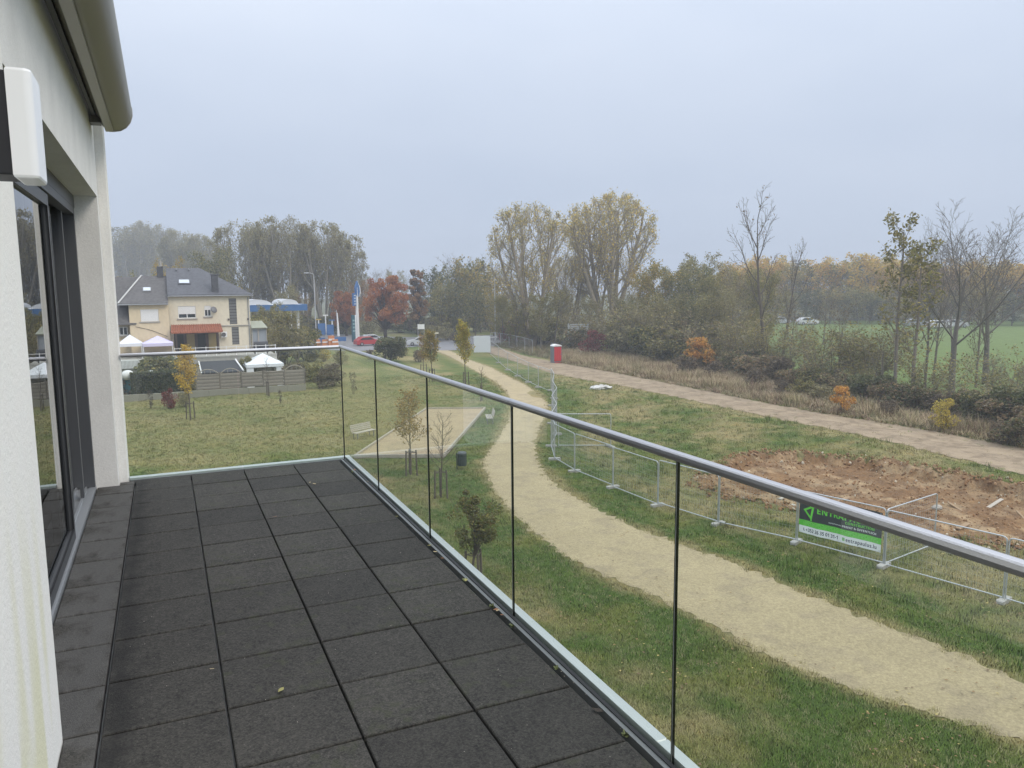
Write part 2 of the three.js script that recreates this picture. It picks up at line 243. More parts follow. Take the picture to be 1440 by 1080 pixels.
// ---------- glass balustrade ----------
{
  const b = thing('glass_balustrade', 'frameless glass balustrade with brushed metal handrail round the balcony', 'balustrade');
  const mRail = M([0.50, 0.50, 0.51], 0.32, { metalness: 0.9, bumpMap: fineNoise, bumpScale: 0.0004 });
  const railG = (a, c) => { // slotted round tube with a flat underside
    const s = new THREE.Shape(), R = 0.0185; s.absarc(0, 0, R, -0.85, Math.PI + 0.85, false); s.closePath();
    const len = a.distanceTo(c), g = clean(new THREE.ExtrudeGeometry(s, { depth: len, bevelEnabled: false, curveSegments: 18 }));
    const o = new THREE.Object3D(); o.position.copy(a); o.lookAt(c); o.updateMatrix(); return toCrease(g.applyMatrix4(o.matrix));
  };
  const joints = [ZG - 0.012, -6.2, -4.83, -3.46, -2.09, -0.72, 0.65, 2.02];
  const railJ = [ZG, -3.46, 0.65, 2.6];
  for (let k = 0; k < 3; k++) part('handrail', railG(V(XG, RAILY, railJ[k] - (k ? 0 : 0.024)), V(XG, RAILY, railJ[k + 1] - 0.003)), mRail, b);
  part('handrail', railG(V(-0.37, RAILY, ZG), V(XG - 0.02, RAILY, ZG)), mRail, b);
  const y0 = FLOOR - 0.02, y1 = RAILY - 0.012, gapz = 0.0048;
  const mEdge = M([0.005, 0.007, 0.006], 0.2), mLam = M([0.32, 0.34, 0.33], 0.25);
  const pane = (x0, z0, x1, z1) => {
    const alongZ = Math.abs(x1 - x0) < 1e-6, L = Math.hypot(x1 - x0, z1 - z0) - 2 * gapz, g = new THREE.PlaneGeometry(L, y1 - y0); if (alongZ) g.rotateY(Math.PI / 2);
    const p = part('glass_pane', g.translate((x0 + x1) / 2, (y0 + y1) / 2, (z0 + z1) / 2), mGlass, b);
    const e = 0.010; // the thick cut edges of the laminated glass
    if (alongZ) { part('pane_edge', [box(x0 - e / 2, x0 + e / 2, y0, y1, z0 + 0.001, z0 + gapz)], mEdge, p); part('pane_edge', [box(x0 - e / 2, x0 + e / 2, y0, y1, z1 - gapz, z1 - 0.001)], mEdge, p); part('laminate_line', [box(x0 - 0.002 - e / 2, x0 - e / 2 - 0.0002, y0, y1, z0 + gapz * 0.4, z0 + gapz * 0.6)], mLam, p); }
    return p;
  };
  for (let k = 0; k < joints.length - 1; k++) pane(XG, joints[k], XG, joints[k + 1]);
  pane(-0.372, ZG, 0.59, ZG); pane(0.596, ZG, XG - 0.01, ZG);
  // floor channel, seal and outer cap
  const mCap = M([0.47, 0.51, 0.505], 0.4, { metalness: 0.15, bumpMap: softNoise, bumpScale: 0.0006 });
  part('floor_channel', [box(1.515, 1.535, FLOOR - 0.06, FLOOR + 0.004, ZG + 0.03, 6), box(-0.37, XG, FLOOR - 0.06, FLOOR + 0.004, ZG + 0.012, ZG + 0.026)], M([0.18, 0.19, 0.19], 0.5, { metalness: 0.4 }), b);
  part('seal', [box(1.535, 1.552, FLOOR - 0.06, FLOOR + 0.009, ZG + 0.026, 6)], mGasket, b);
  let zc = 6; for (const z of [1.0, -2.2, -5.1, ZG - 0.08]) { part('outer_cap', [cbox(XG + 0.011, XG + 0.056, FLOOR - 0.10, FLOOR + 0.018, z + 0.001, zc, 0.004)], mCap, b); zc = z; }
  part('outer_cap', [cbox(-0.37, XG + 0.0105, FLOOR - 0.10, FLOOR + 0.018, ZG - 0.08, ZG - 0.011, 0.004)], mCap, b);
}
// ---------- leaves and weeds on the balcony ----------
{
  const r = rng(77), leafG = (s) => { const sh = new THREE.Shape(); sh.moveTo(0, -s); sh.quadraticCurveTo(s * 0.75, -s * 0.2, s * 0.3, s * 0.3); sh.lineTo(0, s); sh.quadraticCurveTo(-s * 0.7, s * 0.2, -s * 0.45, -s * 0.3); sh.closePath(); const g = new THREE.ShapeGeometry(sh, 4).rotateX(-Math.PI / 2); const p = g.attributes.position; for (let i = 0; i < p.count; i++) p.setY(i, 0.35 * Math.abs(p.getX(i)) + 0.2 * Math.abs(p.getZ(i)) + 0.004); g.computeVertexNormals(); return g; };
  const spots = [[331, 687, 0], [442, 681, 1], [386, 728, 2], [436, 679, 1], [483, 742, 0], [298, 942, 1], [510, 660, 2], [517, 678, 1], [525, 684, 2], [558, 727, 3], [612, 777, 1], [622, 786, 2], [655, 817, 3], [700, 860, 1], [706, 866, 2], [840, 1000, 0], [604, 768, 3], [697, 858, 2], [395, 972, 3]];
  const cols = [[0.03, 0.022, 0.016], [0.42, 0.33, 0.19], [0.26, 0.12, 0.055], [0.30, 0.28, 0.10]], words = ['blackened', 'pale straw coloured', 'russet brown', 'yellowish'];
  const mats = cols.map((c) => M(c, 0.8));
  for (const [x, y, c] of spots) { const p = G(x, y, FLOOR + 0.004); const l = one('fallen_leaf', leafG(0.013 + 0.012 * r()), mats[c], `${words[c]} curled fallen leaf on the dark rubber slabs`, 'leaf', 'fallen leaves on the balcony'); l.position.set(Math.min(p.x, 1.535), FLOOR + 0.003, p.z); l.rotation.y = r() * 6; l.rotation.x = (r() - 0.5) * 0.5; }
  const weed = [[512, 662, 10], [536, 694, 6], [720, 880, 22], [690, 853, 14], [780, 940, 10], [655, 815, 10], [868, 1035, 16]];
  const mW = M([0.12, 0.14, 0.05], 0.7);
  for (const [x, y, n] of weed) { const p = G(x, y, FLOOR), gs = []; for (let k = 0; k < n; k++) { const a = r() * 6.3, l = 0.009 + 0.014 * r(), g = new THREE.PlaneGeometry(0.006 + 0.006 * r(), l).translate(0, l / 2, 0).rotateX(0.5 + r() * 0.9).rotateY(a).translate((r() - 0.5) * 0.003, 0, (r() - 0.5) * 0.004); gs.push(g); } const w = one('weed', gs, mW, 'tiny green weed growing from the gap beside the floor channel', 'weed', 'weeds along the floor channel'); w.position.set(1.506, FLOOR - 0.006, p.z); }
  const gritG = new THREE.TetrahedronGeometry(0.0035), grit = new THREE.InstancedMesh(gritG, M([0.45, 0.42, 0.36], 0.9), 260), m4 = new THREE.Matrix4();
  for (let k = 0; k < 260; k++) { const e = r() < 0.45; const x = e ? 1.5 + 0.03 * r() : -0.3 + 1.8 * r(), z = -7.4 + 5.6 * r(), s = 0.35 + 0.6 * r(); m4.makeRotationY(r() * 6).scale(V(s, s * 0.6, s)).setPosition(x, FLOOR + 0.003, z); grit.setMatrixAt(k, m4); }
  grit.name = 'grit'; grit.userData = { kind: 'stuff', label: 'pale specks of grit scattered over the dark rubber slabs', category: 'grit' }; scene.add(shade(grit));
}
// ---------- ground ----------
const poly = (pts) => pts.map(([x, y]) => { const p = G(x, y); return [p.x, p.z]; });
function sdist(P, x, z) { // signed distance to a polygon, inside positive
  let best = 1e9, inside = false;
  for (let i = 0, j = P.length - 1; i < P.length; j = i++) {
    const [ax, az] = P[j], [bx_, bz] = P[i], ex = bx_ - ax, ez = bz - az, t = Math.max(0, Math.min(1, ((x - ax) * ex + (z - az) * ez) / (ex * ex + ez * ez))), dx = x - ax - ex * t, dz = z - az - ez * t, d = dx * dx + dz * dz;
    if (d < best) best = d;
    if ((az > z) !== (bz > z) && x < ((bx_ - ax) * (z - az)) / (bz - az) + ax) inside = !inside;
  }
  return inside ? Math.sqrt(best) : -Math.sqrt(best);
}
const dense = (P, step) => { const c = new THREE.CatmullRomCurve3(P.map(([x, z]) => V(x, 0, z)), false, 'centripetal'), n = Math.ceil(c.getLength() / step); return c.getSpacedPoints(n).map((p) => [p.x, p.z]); };
function ribbon(name, L, Rr, n, rag, y, mat) { // a strip of quads between two ragged edges
  const edge = (P) => new THREE.CatmullRomCurve3(poly(P).map(([x, z]) => V(x, 0, z)), false, 'centripetal').getSpacedPoints(n), a = edge(L), b = edge(Rr), pos = [], idx = [], m = 6;
  for (let i = 0; i <= n; i++) { const d = b[i].clone().sub(a[i]).normalize(), p = a[i].clone().addScaledVector(d, 1.4 * rag * fbm(a[i].x * 1.7, a[i].z * 1.7, 5)), q = b[i].clone().addScaledVector(d, 1.4 * rag * fbm(b[i].x * 1.7 + 90, b[i].z * 1.7, 5)); for (let k = 0; k <= m; k++) pos.push(lerp(p.x, q.x, k / m), y, lerp(p.z, q.z, k / m)); }
  for (let i = 0; i < n; i++) for (let k = 0; k < m; k++) { const c = i * (m + 1) + k; idx.push(c, c + 1, c + m + 1, c + 1, c + m + 2, c + m + 1); }
  const g = new THREE.BufferGeometry(), uv = []; for (let i = 0; i < pos.length; i += 3) uv.push(pos[i], pos[i + 2]); g.setAttribute('position', new THREE.Float32BufferAttribute(pos, 3)); g.setAttribute('uv', new THREE.Float32BufferAttribute(uv, 2)); g.setIndex(idx); g.computeVertexNormals();
  if (g.attributes.normal.getY(20) < 0) { for (let k = 0; k < idx.length; k += 3) { const t = idx[k]; idx[k] = idx[k + 1]; idx[k + 1] = t; } g.setIndex(idx); g.computeVertexNormals(); }
  return struct(name, g, mat);
}
const pathL = [[1680, 1120], [1560, 1078], [1440, 1042], [1330, 1010], [1200, 970], [1100, 930], [1020, 890], [960, 858], [900, 830], [850, 810], [800, 785], [765, 760], [735, 735], [715, 715], [695, 690], [684, 668], [679, 648], [696, 623], [714, 592], [719, 566], [710, 550], [700, 540], [677, 526], [652, 512], [632, 501], [610, 493]];
const pathR = [[1680, 1040], [1560, 1000], [1440, 957], [1300, 900], [1200, 862], [1100, 820], [1000, 780], [940, 760], [880, 735], [820, 705], [780, 680], [760, 655], [753, 630], [758, 605], [768, 580], [770, 567], [762, 558], [740, 542], [710, 527], [690, 517], [665, 508], [645, 499], [630, 492]];
const trackL = [[1700, 735], [1560, 700], [1440, 668], [1300, 633], [1200, 610], [1100, 590], [1000, 569], [950, 558], [880, 544], [800, 530], [760, 520], [720, 507], [690, 497], [665, 490]];
const trackU = [[1700, 690], [1560, 660], [1440, 632], [1350, 613], [1250, 596], [1150, 580], [1080, 567], [1000, 551], [950, 541], [880, 527], [820, 516], [780, 509], [740, 501], [705, 490], [680, 484]];

const PATH0 = [...poly(pathL), ...poly(pathR).reverse()], TRACK0 = [...poly(trackL), ...poly(trackU).reverse()];
const COURT = poly([[499, 643], [600, 575.5], [682, 575], [624, 642]]);
const PIT = poly([[985, 682], [1000, 664], [1030, 650], [1060, 640], [1110, 637], [1160, 641], [1210, 646], [1270, 655], [1330, 668], [1390, 681], [1450, 694], [1560, 720], [1600, 790], [1480, 778], [1400, 762], [1330, 752], [1270, 742], [1210, 732], [1150, 722], [1110, 712], [1060, 702], [1020, 697]]);
const ridge = dense(poly([[800, 553], [880, 562], [960, 580], [1100, 608], [1250, 636], [1400, 668], [1560, 710]]), 1.5);
const rdist = (x, z) => { let b = 1e9; for (const [a, c] of ridge) { const d = (x - a) ** 2 + (z - c) ** 2; if (d < b) b = d; } return Math.sqrt(b); };
const beyondTrack = (x, z) => { const p = V(x, 0, z); for (let i = 0; i + 1 < trackUw.length; i++) { const [ax, az] = trackUw[i], [bx_, bz] = trackUw[i + 1]; const t = ((x - ax) * (bx_ - ax) + (z - az) * (bz - az)) / ((bx_ - ax) ** 2 + (bz - az) ** 2); if (t >= 0 && t <= 1) return ((bx_ - ax) * (z - az) - (bz - az) * (x - ax)) / Math.hypot(bx_ - ax, bz - az); } return -99; };
const trackUw = poly(trackU);
function hgt(x, z) {
  const dp = sdist(PATH0, x, z), flat = sm(0.2, 2.5, -dp);
  const tr = x > 14 && z > -125 ? sdist(TRACK0, x, z) : -99; let h = -0.012 + flat * sm(0.2, 2.5, -tr) * (0.10 * fbm(x * 0.13, z * 0.13, 3) - 0.07) + 0.012 * fbm(x * 0.9, z * 0.9, 2) * flat;
  if (x > 14 && z < -10 && z > -75) {
    const dt = tr, away = sm(0.3, 2.2, -dt);
    const r = rdist(x, z); h += away * Math.exp(-r * r / 4.5) * (0.34 + 0.3 * fbm(x * 0.35, z * 0.35, 3));
    const d = sdist(PIT, x, z);
    if (d > -3) {
      const e = d + 0.5 * fbm(x * 0.8, z * 0.8, 3);
      h += -0.36 * sm(0, 0.7, e) + 0.09 * sm(-1.3, -0.1, e) * (1 - sm(-0.1, 0.5, e));
      const c = heap; for (const [hx, hz, hr, hh] of c) { const q = Math.hypot(x - hx, z - hz); h += hh * Math.exp(-q * q / (hr * hr)); }
      if (e > -0.6) h += 0.08 * fbm(x * 1.3, z * 1.3, 4) + 0.06 * fbm(x * 4, z * 4, 2);
    }
  }
  return h;
}
const heap = [[1035, 664, 1.3, 0.35], [1075, 652, 1.6, 0.3], [1010, 680, 1.0, 0.22], [1180, 700, 1.8, 0.2], [1300, 715, 2, 0.22]].map(([x, y, r, h]) => { const p = G(x, y); return [p.x, p.z, r, h]; });
const GREEN = [0.078, 0.132, 0.014], STRAW = [0.29, 0.25, 0.105], LITTER = [0.135, 0.11, 0.062], MOSS = [0.15, 0.168, 0.03];
function lawn(x, z) { // colour of the turf itself: how much of it is green and how much is dry
  const dp = -sdist(PATH0, x, z), b = beyondTrack(x, z), inFront = b < 0.3;
  const calm = sm(-38, -50, z) * sm(24, 16, x); const site = x > 19 && x > -z * 0.42 + 6 && inFront; let dry = (site ? 0.72 : 0.50 + 0.14 * calm) + (0.75 - 0.48 * calm) * fbm(x * 0.11 + 5, z * 0.11, 4) + (0.5 - 0.36 * calm) * fbm(x * 0.5, z * 0.5 + 8, 3, n2b);
  const right = sdist(PATH0, x, z) < 0 && x > 12 && z > -60 && x > -z * 0.28 + 3;
  dry -= 0.5 * sm(0.3, 0.9, dp) * sm(3.6, 1.5, dp); dry += 0.5 * sm(0.5, 0, dp);
  if (right && inFront) dry -= 0.12;
  if (z < -50 && x < 24) dry += 0.02;
  let c = mixc(mixc(GREEN, MOSS, sm(-0.2, 0.5, fbm(x * 0.3 + 30, z * 0.3, 3))), STRAW, sm(0.15, 1.0, dry));
  if (!inFront && b > 0) c = mixc(c, LITTER, sm(0.3, 2.5, b) * 0.85);
  return c;
}
{
  const axis = (spec) => { const a = [spec[0][0]]; for (let i = 1; i < spec.length; i++) { const [to, st] = spec[i]; const from = a[a.length - 1], n = Math.max(1, Math.round(Math.abs(to - from) / st)); for (let k = 1; k <= n; k++) a.push(from + (to - from) * k / n); } return a; };
  const xs = axis([[-500], [-100, 50], [-20, 4], [-6, 1], [46, 0.45], [75, 1.2], [120, 5], [300, 30], [700, 100]]), zs = axis([[100], [10, 30], [-4, 2], [-60, 0.45], [-90, 1], [-150, 5], [-300, 30], [-700, 100]]);
  const pos = [], col = [], uv = [], idx = [];
  for (const z of zs) for (const x of xs) {
    const near = x > -25 && x < 80 && z < 12 && z > -100; pos.push(x, near ? hgt(x, z) - (x > 20 && z > -45 && sdist(PIT, x, z) > -0.2 ? 0.18 : 0) : -0.04, z); uv.push(x, z);
    const c = x > -40 && x < 120 && z > -160 ? lawn(x, z) : mixc(LITTER, GREEN, 0.4); col.push(...c);
  }
  const nx = xs.length; for (let j = 0; j + 1 < zs.length; j++) for (let i = 0; i + 1 < nx; i++) { const a = j * nx + i; idx.push(a, a + 1, a + nx, a + 1, a + nx + 1, a + nx); }
  const g = new THREE.BufferGeometry(); g.setAttribute('position', new THREE.Float32BufferAttribute(pos, 3)); g.setAttribute('uv', new THREE.Float32BufferAttribute(uv, 2)); g.setAttribute('color', new THREE.Float32BufferAttribute(col, 3)); g.setIndex(idx); g.computeVertexNormals();
  struct('ground', g, M(0xffffff, 0.95, { map: T.grass, vertexColors: true, bumpMap: fineNoise, bumpScale: 0.02 }));
}
let MEADOW;
function sheet(name, P, y, mat) {
  const g = new THREE.ShapeGeometry(new THREE.Shape(P.map(([x, z]) => new THREE.Vector2(x, -z)))).rotateX(-Math.PI / 2).translate(0, y, 0);
  return struct(name, uvm(g), mat);
}
ribbon('gravel_path', pathL, pathR, 620, 0.3, 0.004, M(0xffffff, 0.95, { map: T.gravel, bumpMap: fineNoise, bumpScale: 0.012 }));
ribbon('dirt_track', trackL, trackU, 240, 0.5, 0.012, M(0xffffff, 0.95, { map: T.dirt, bumpMap: softNoise, bumpScale: 0.05 }));
{
  const ST = poly([[120, 470], [420, 467], [560, 474], [640, 474], [705, 470], [712, 478], [690, 489], [660, 492], [610, 493], [588, 487], [560, 490], [500, 494], [430, 490], [120, 486]]);
  sheet('street', ST, 0.006, M([0.22, 0.22, 0.225], 0.75, { map: T.asphalt }));
  const MD = [[1075, 452], [1460, 449], [1800, 449], [1900, 630], [1440, 592], [1300, 566], [1180, 549], [1075, 529]]; MEADOW = poly(MD);
  sheet('meadow', poly(MD), 0.01, M([0.125, 0.19, 0.036], 0.95, { map: T.grass, bumpMap: softNoise, bumpScale: 0.05 }));
}
// petanque court with low timber edging
{
  const c = new THREE.Group(); c.name = 'petanque_court'; c.userData = { kind: 'structure' }; scene.add(c);
  const g = new THREE.ShapeGeometry(new THREE.Shape(COURT.map(([x, z]) => new THREE.Vector2(x, -z)))).rotateX(-Math.PI / 2).translate(0, 0.03, 0);
  part('surface', uvm(g), M([0.95, 0.9, 0.92], 0.95, { map: T.gravel, bumpMap: fineNoise, bumpScale: 0.01 }), c);
  for (let i = 0; i < 4; i++) { const [ax, az] = COURT[i], [bx_, bz] = COURT[(i + 1) % 4], n = Math.round(Math.hypot(bx_ - ax, bz - az) / 2.5); for (let k = 0; k < n; k++) { const p = V(lerp(ax, bx_, k / n), 0.05, lerp(az, bz, k / n)), q = V(lerp(ax, bx_, (k + 0.995) / n), 0.05, lerp(az, bz, (k + 0.995) / n)); const L = p.distanceTo(q), b = chamfer(0.12, 0.2, L, 0.012); const o = new THREE.Object3D(); o.position.copy(p.clone().add(q).multiplyScalar(0.5)); o.lookAt(q); o.updateMatrix(); part('edging_board', uvm(clean(b).applyMatrix4(o.matrix)), M([0.42, 0.39, 0.34], 0.85, { map: T.wood }), c); } }
}
// the excavation: bare soil laid over the hollow, with clods and stones
{
  const P = PIT, xs = P.map((p) => p[0]), zs = P.map((p) => p[1]), x0 = Math.min(...xs) - 1.5, x1 = Math.max(...xs) + 1.5, z0 = Math.min(...zs) - 1.5, z1 = Math.max(...zs) + 1.5, st = 0.17;
  const nx = Math.ceil((x1 - x0) / st), nz = Math.ceil((z1 - z0) / st), pos = [], uv = [], id = new Map(), idx = [], col = [];
  const soilAt = (x, z) => sdist(P, x, z) + 0.9 * fbm(x * 0.7, z * 0.7 + 3, 4) + 0.25 > 0;
  const vtx = (i, j) => { const k = j * 10000 + i; if (!id.has(k)) { const x = x0 + i * st, z = z0 + j * st; id.set(k, pos.length / 3); pos.push(x, hgt(x, z) + 0.025 + 0.05 * fbm(x * 5, z * 5, 2), z); uv.push(x, z); const t = sm(-0.15, 0.45, fbm(x * 0.35 + 9, z * 0.35, 3)); col.push(...mixc([1, 1, 1], [1.25, 1.35, 1.45], t)); } return id.get(k); };
  for (let j = 0; j < nz; j++) for (let i = 0; i < nx; i++) if (soilAt(x0 + (i + 0.5) * st, z0 + (j + 0.5) * st)) { const a = vtx(i, j), b = vtx(i + 1, j), c = vtx(i, j + 1), d = vtx(i + 1, j + 1); idx.push(a, c, b, b, c, d); }
  const g = new THREE.BufferGeometry(); g.setAttribute('position', new THREE.Float32BufferAttribute(pos, 3)); g.setAttribute('uv', new THREE.Float32BufferAttribute(uv, 2)); g.setAttribute('color', new THREE.Float32BufferAttribute(col, 3)); g.setIndex(idx); g.computeVertexNormals();
  struct('excavated_soil', g, M(0xffffff, 0.95, { map: T.soil, vertexColors: true, bumpMap: softNoise, bumpScale: 0.08 }));
  const r = rng(91), N = 12000, cl = new THREE.IcosahedronGeometry(0.5, 0); { const p = cl.attributes.position; for (let i = 0; i < p.count; i++) { const k = 0.7 + 0.5 * (0.5 + 0.5 * n3(p.getX(i) * 3, p.getY(i) * 3, p.getZ(i) * 3)); p.setXYZ(i, p.getX(i) * k * 1.2, p.getY(i) * k * 0.7, p.getZ(i) * k); } cl.computeVertexNormals(); }
  const im = new THREE.InstancedMesh(cl, M(0xffffff, 0.95), N), m4 = new THREE.Matrix4(), q = new THREE.Quaternion(), cc = new THREE.Color(); let n = 0;
  while (n < N) { const x = lerp(x0, x1, r()), z = lerp(z0, z1, r()), d = sdist(P, x, z); if (d < -0.5 - 0.6 * r()) continue; const rim = Math.abs(d) < 0.9; if (!rim && r() < 0.35) continue; const s = (rim ? 0.085 : 0.055) * (0.35 + 2.2 * r() ** 6); q.setFromEuler(new THREE.Euler(r() * 6, r() * 6, r() * 6)); m4.compose(V(x, hgt(x, z) + 0.03 + s * 0.2, z), q, V(s, s, s)); im.setMatrixAt(n, m4); const t = r(); const c = t < 0.7 ? [0.20, 0.112, 0.05] : t < 0.95 ? [0.27, 0.175, 0.095] : [0.42, 0.37, 0.28]; cc.setRGB(...mulc(c, 0.9 + 0.5 * r())); im.setColorAt(n, cc); n++; }
  im.name = 'soil_clods'; im.userData = { kind: 'stuff', label: 'brown clods and small stones covering the excavated pit', category: 'soil' }; scene.add(shade(im));
  // boards and pale slabs left in the pit
  const deb = [[1185, 697, 0.9, 0.16, 0.1], [1345, 704, 1.1, 0.12, 1.2], [1400, 698, 1.6, 0.16, 0.25], [1437, 712, 1.0, 0.1, 0.9], [1355, 732, 0.9, 0.2, 0.2], [1103, 690, 0.7, 0.18, 0.1], [1010, 688, 0.6, 0.12, 0.5], [1345, 770, 0.9, 0.25, 0.15], [1108, 707, 0.9, 0.2, 0.15]];
  deb.forEach(([x, y, l, w, a], i) => { const p = G(x, y); const o = one('broken_board', [cbox(-l / 2, l / 2, 0, 0.05, -w / 2, w / 2, 0.008)], M(i % 3 === 2 ? [0.45, 0.43, 0.38] : [0.33, 0.24, 0.15], 0.85, { map: T.wood }), 'weathered broken board lying in the brown pit', 'board', 'boards lying in the pit'); o.position.set(p.x, hgt(p.x, p.z) + 0.04, p.z); o.rotation.set(0.05, a, 0.06); });
  const st2 = [[1318, 710], [1108, 680], [1325, 762]]; st2.forEach(([x, y]) => { const p = G(x, y), o = one('pale_boulder', new THREE.IcosahedronGeometry(0.22, 1), M([0.42, 0.39, 0.33], 0.9, { bumpMap: fineNoise, bumpScale: 0.02, flatShading: true }), 'pale grey boulder lying on the bare soil of the pit', 'boulder', 'pale boulders in the pit'); o.position.set(p.x, hgt(p.x, p.z) + 0.1, p.z); o.scale.set(1.2, 0.6, 0.9); });
}
// ---------- turf ----------
function tuft(n, h, rad, r, w = 0.006) { // blades with their upper side wound upward
  const pos = [], idx = [], nn = [];
  for (let k = 0; k < n; k++) {
    const a = r() * 6.28, q = rad * Math.sqrt(r()), x = q * Math.cos(a), z = q * Math.sin(a), l = h * (0.5 + 0.6 * r()), le = l * (0.25 + 0.9 * r()), b = r() * 6.28, cx = Math.cos(b), cz = Math.sin(b);
    const i = pos.length / 3; pos.push(x - w * cz, 0, z + w * cx, x + w * cz, 0, z - w * cx, x + le * cx, l, z + le * cz); idx.push(i, i + 1, i + 2);
    const f = V(-l * cx, le, -l * cz).normalize().add(V(0, 0.8, 0)).normalize(); for (let m = 0; m < 3; m++) nn.push(f.x, f.y, f.z);
  }
  const g = new THREE.BufferGeometry(); g.setAttribute('position', new THREE.Float32BufferAttribute(pos, 3)); g.setAttribute('normal', new THREE.Float32BufferAttribute(nn, 3)); g.setIndex(idx);
  const A = V(pos[0], pos[1], pos[2]), B = V(pos[3], pos[4], pos[5]), C = V(pos[6], pos[7], pos[8]); if (B.sub(A).cross(C.sub(A)).y < 0) for (let k = 0; k < idx.length; k += 3) { const t = idx[k]; idx[k] = idx[k + 1]; idx[k + 1] = t; } g.setIndex(idx);
  return g;
}
function scatter(name, label, category, geo, mat, list) { // list of [x, y, z, turn, scale, heightScale, colour]
  const im = new THREE.InstancedMesh(geo, mat, list.length), m4 = new THREE.Matrix4(), q = new THREE.Quaternion(), c = new THREE.Color();
  list.forEach(([x, y, z, t, s, hs, col], i) => { q.setFromAxisAngle(V(0, 1, 0), t); m4.compose(V(x, y, z), q, V(s, s * hs, s)); im.setMatrixAt(i, m4); c.setRGB(...col); im.setColorAt(i, c); });
  im.name = numbered(name); im.userData = { kind: 'stuff', label, category }; scene.add(shade(im)); return im;
}
{
  const r = rng(123), list = [], N = 210000, inC = (x, z) => sdist(COURT, x, z) > 0.1;
  for (let k = 0; k < N; k++) {
    const rad = 10.5 * Math.exp(r() * Math.log(85 / 10.5)), a = (-9 + 76 * r()) * Math.PI / 180, x = rad * Math.sin(a), z = -rad * Math.cos(a);
    if (x < 1.9 && z > -9) continue;
    const dp = sdist(PATH0, x, z) + 0.55 * fbm(x * 1.7, z * 1.7, 3); if (dp > 0.0 + 0.3 * r() - 0.15) continue;
    if (x > 18) { if (sdist(TRACK0, x, z) + 0.8 * fbm(x * 1.2, z * 1.2, 3) > 0 && r() < 0.97) continue; if (x < 50 && sdist(PIT, x, z) + 0.8 * fbm(x * 0.7, z * 0.7 + 3, 3) > -0.1) continue; }
    if (inC(x, z)) continue;
    const c0 = lawn(x, z), pale = r() < 0.17, c = pale ? mixc(c0, [0.34, 0.29, 0.16], 0.6) : mulc(c0, 0.7 + 0.75 * r());
    const clump = 1 + 0.9 * Math.max(0, fbm(x * 0.7, z * 0.7, 3)), far = 0.8 + rad / 40; list.push([x, hgt(x, z) - 0.005, z, r() * 6.28, far * (0.8 + 0.5 * r()), clump * (0.8 + 0.5 * r()) / Math.sqrt(far), c]);
  }
  scatter('lawn_grass', 'short mown grass of the lawn, mixed green and straw coloured', 'grass', tuft(9, 0.05, 0.065, rng(5), 0.006), M(0xffffff, 0.85), list);
}
// leaves blown over the lawn
{
  const r = rng(222), list = [], sh = new THREE.BufferGeometry(); sh.setAttribute('position', new THREE.Float32BufferAttribute([-0.05, 0.01, 0, 0, 0.025, 0.035, 0.055, 0.012, 0, 0, 0.02, -0.035], 3)); sh.setIndex([0, 1, 2, 0, 2, 3]); sh.computeVertexNormals();
  for (let k = 0; k < 5200; k++) { const rad = 11 * Math.exp(r() * Math.log(80 / 11)), a = (-9 + 76 * r()) * Math.PI / 180, x = rad * Math.sin(a), z = -rad * Math.cos(a); if ((x < 1.9 && z > -9) || (x > 20 && sdist(TRACK0, x, z) > -0.3) || fbm(x * 0.2 + 3, z * 0.2, 3) < 0.02 * r()) continue; const t = r(); list.push([x, Math.max(0.02, hgt(x, z) + 0.035), z, r() * 6.28, 0.4 + 0.6 * r(), 1, t < 0.5 ? [0.26, 0.16, 0.07] : t < 0.8 ? [0.16, 0.10, 0.055] : [0.42, 0.33, 0.12]]); }
  scatter('lawn_leaves', 'small brown and yellow leaves blown over the lawn and the gravel path', 'leaves', sh, M(0xffffff, 0.8), list);
}
// coarser tufts and weeds that the mower leaves standing
{
  const r = rng(333), list = [];
  for (let k = 0; k < 30000; k++) {
    const rad = 10.5 * Math.exp(r() * Math.log(80 / 10.5)), a = (-9 + 76 * r()) * Math.PI / 180, x = rad * Math.sin(a), z = -rad * Math.cos(a); if (x < 1.9 && z > -9) continue;
    const dp = sdist(PATH0, x, z) + 0.5 * fbm(x * 1.7, z * 1.7, 3); if (dp > 0.02) continue; const edge = dp > -0.45, site = x > 19 && x > -z * 0.42 + 6;
    if (!edge && fbm(x * 0.45 + 60, z * 0.45, 3) < (site ? 0.08 : 0.3)) continue; if (edge && r() < 0.5) continue;
    if (x > 18 && (sdist(TRACK0, x, z) > -0.1 || (x < 50 && sdist(PIT, x, z) > 0.1)) || sdist(COURT, x, z) > -0.15) continue;
    const c0 = lawn(x, z), c = mulc(mixc(c0, edge ? STRAW : GREEN, 0.35), 0.6 + 0.7 * r()); list.push([x, hgt(x, z) - 0.01, z, r() * 6.28, 0.9 + 0.9 * r() + rad / 60, site ? 1.2 : 0.75, c]);
  }
  scatter('rough_grass', 'coarser grass tufts along the path edges and on the rough site ground', 'grass', tuft(12, 0.11, 0.09, rng(9), 0.006), M(0xffffff, 0.9), list);
}
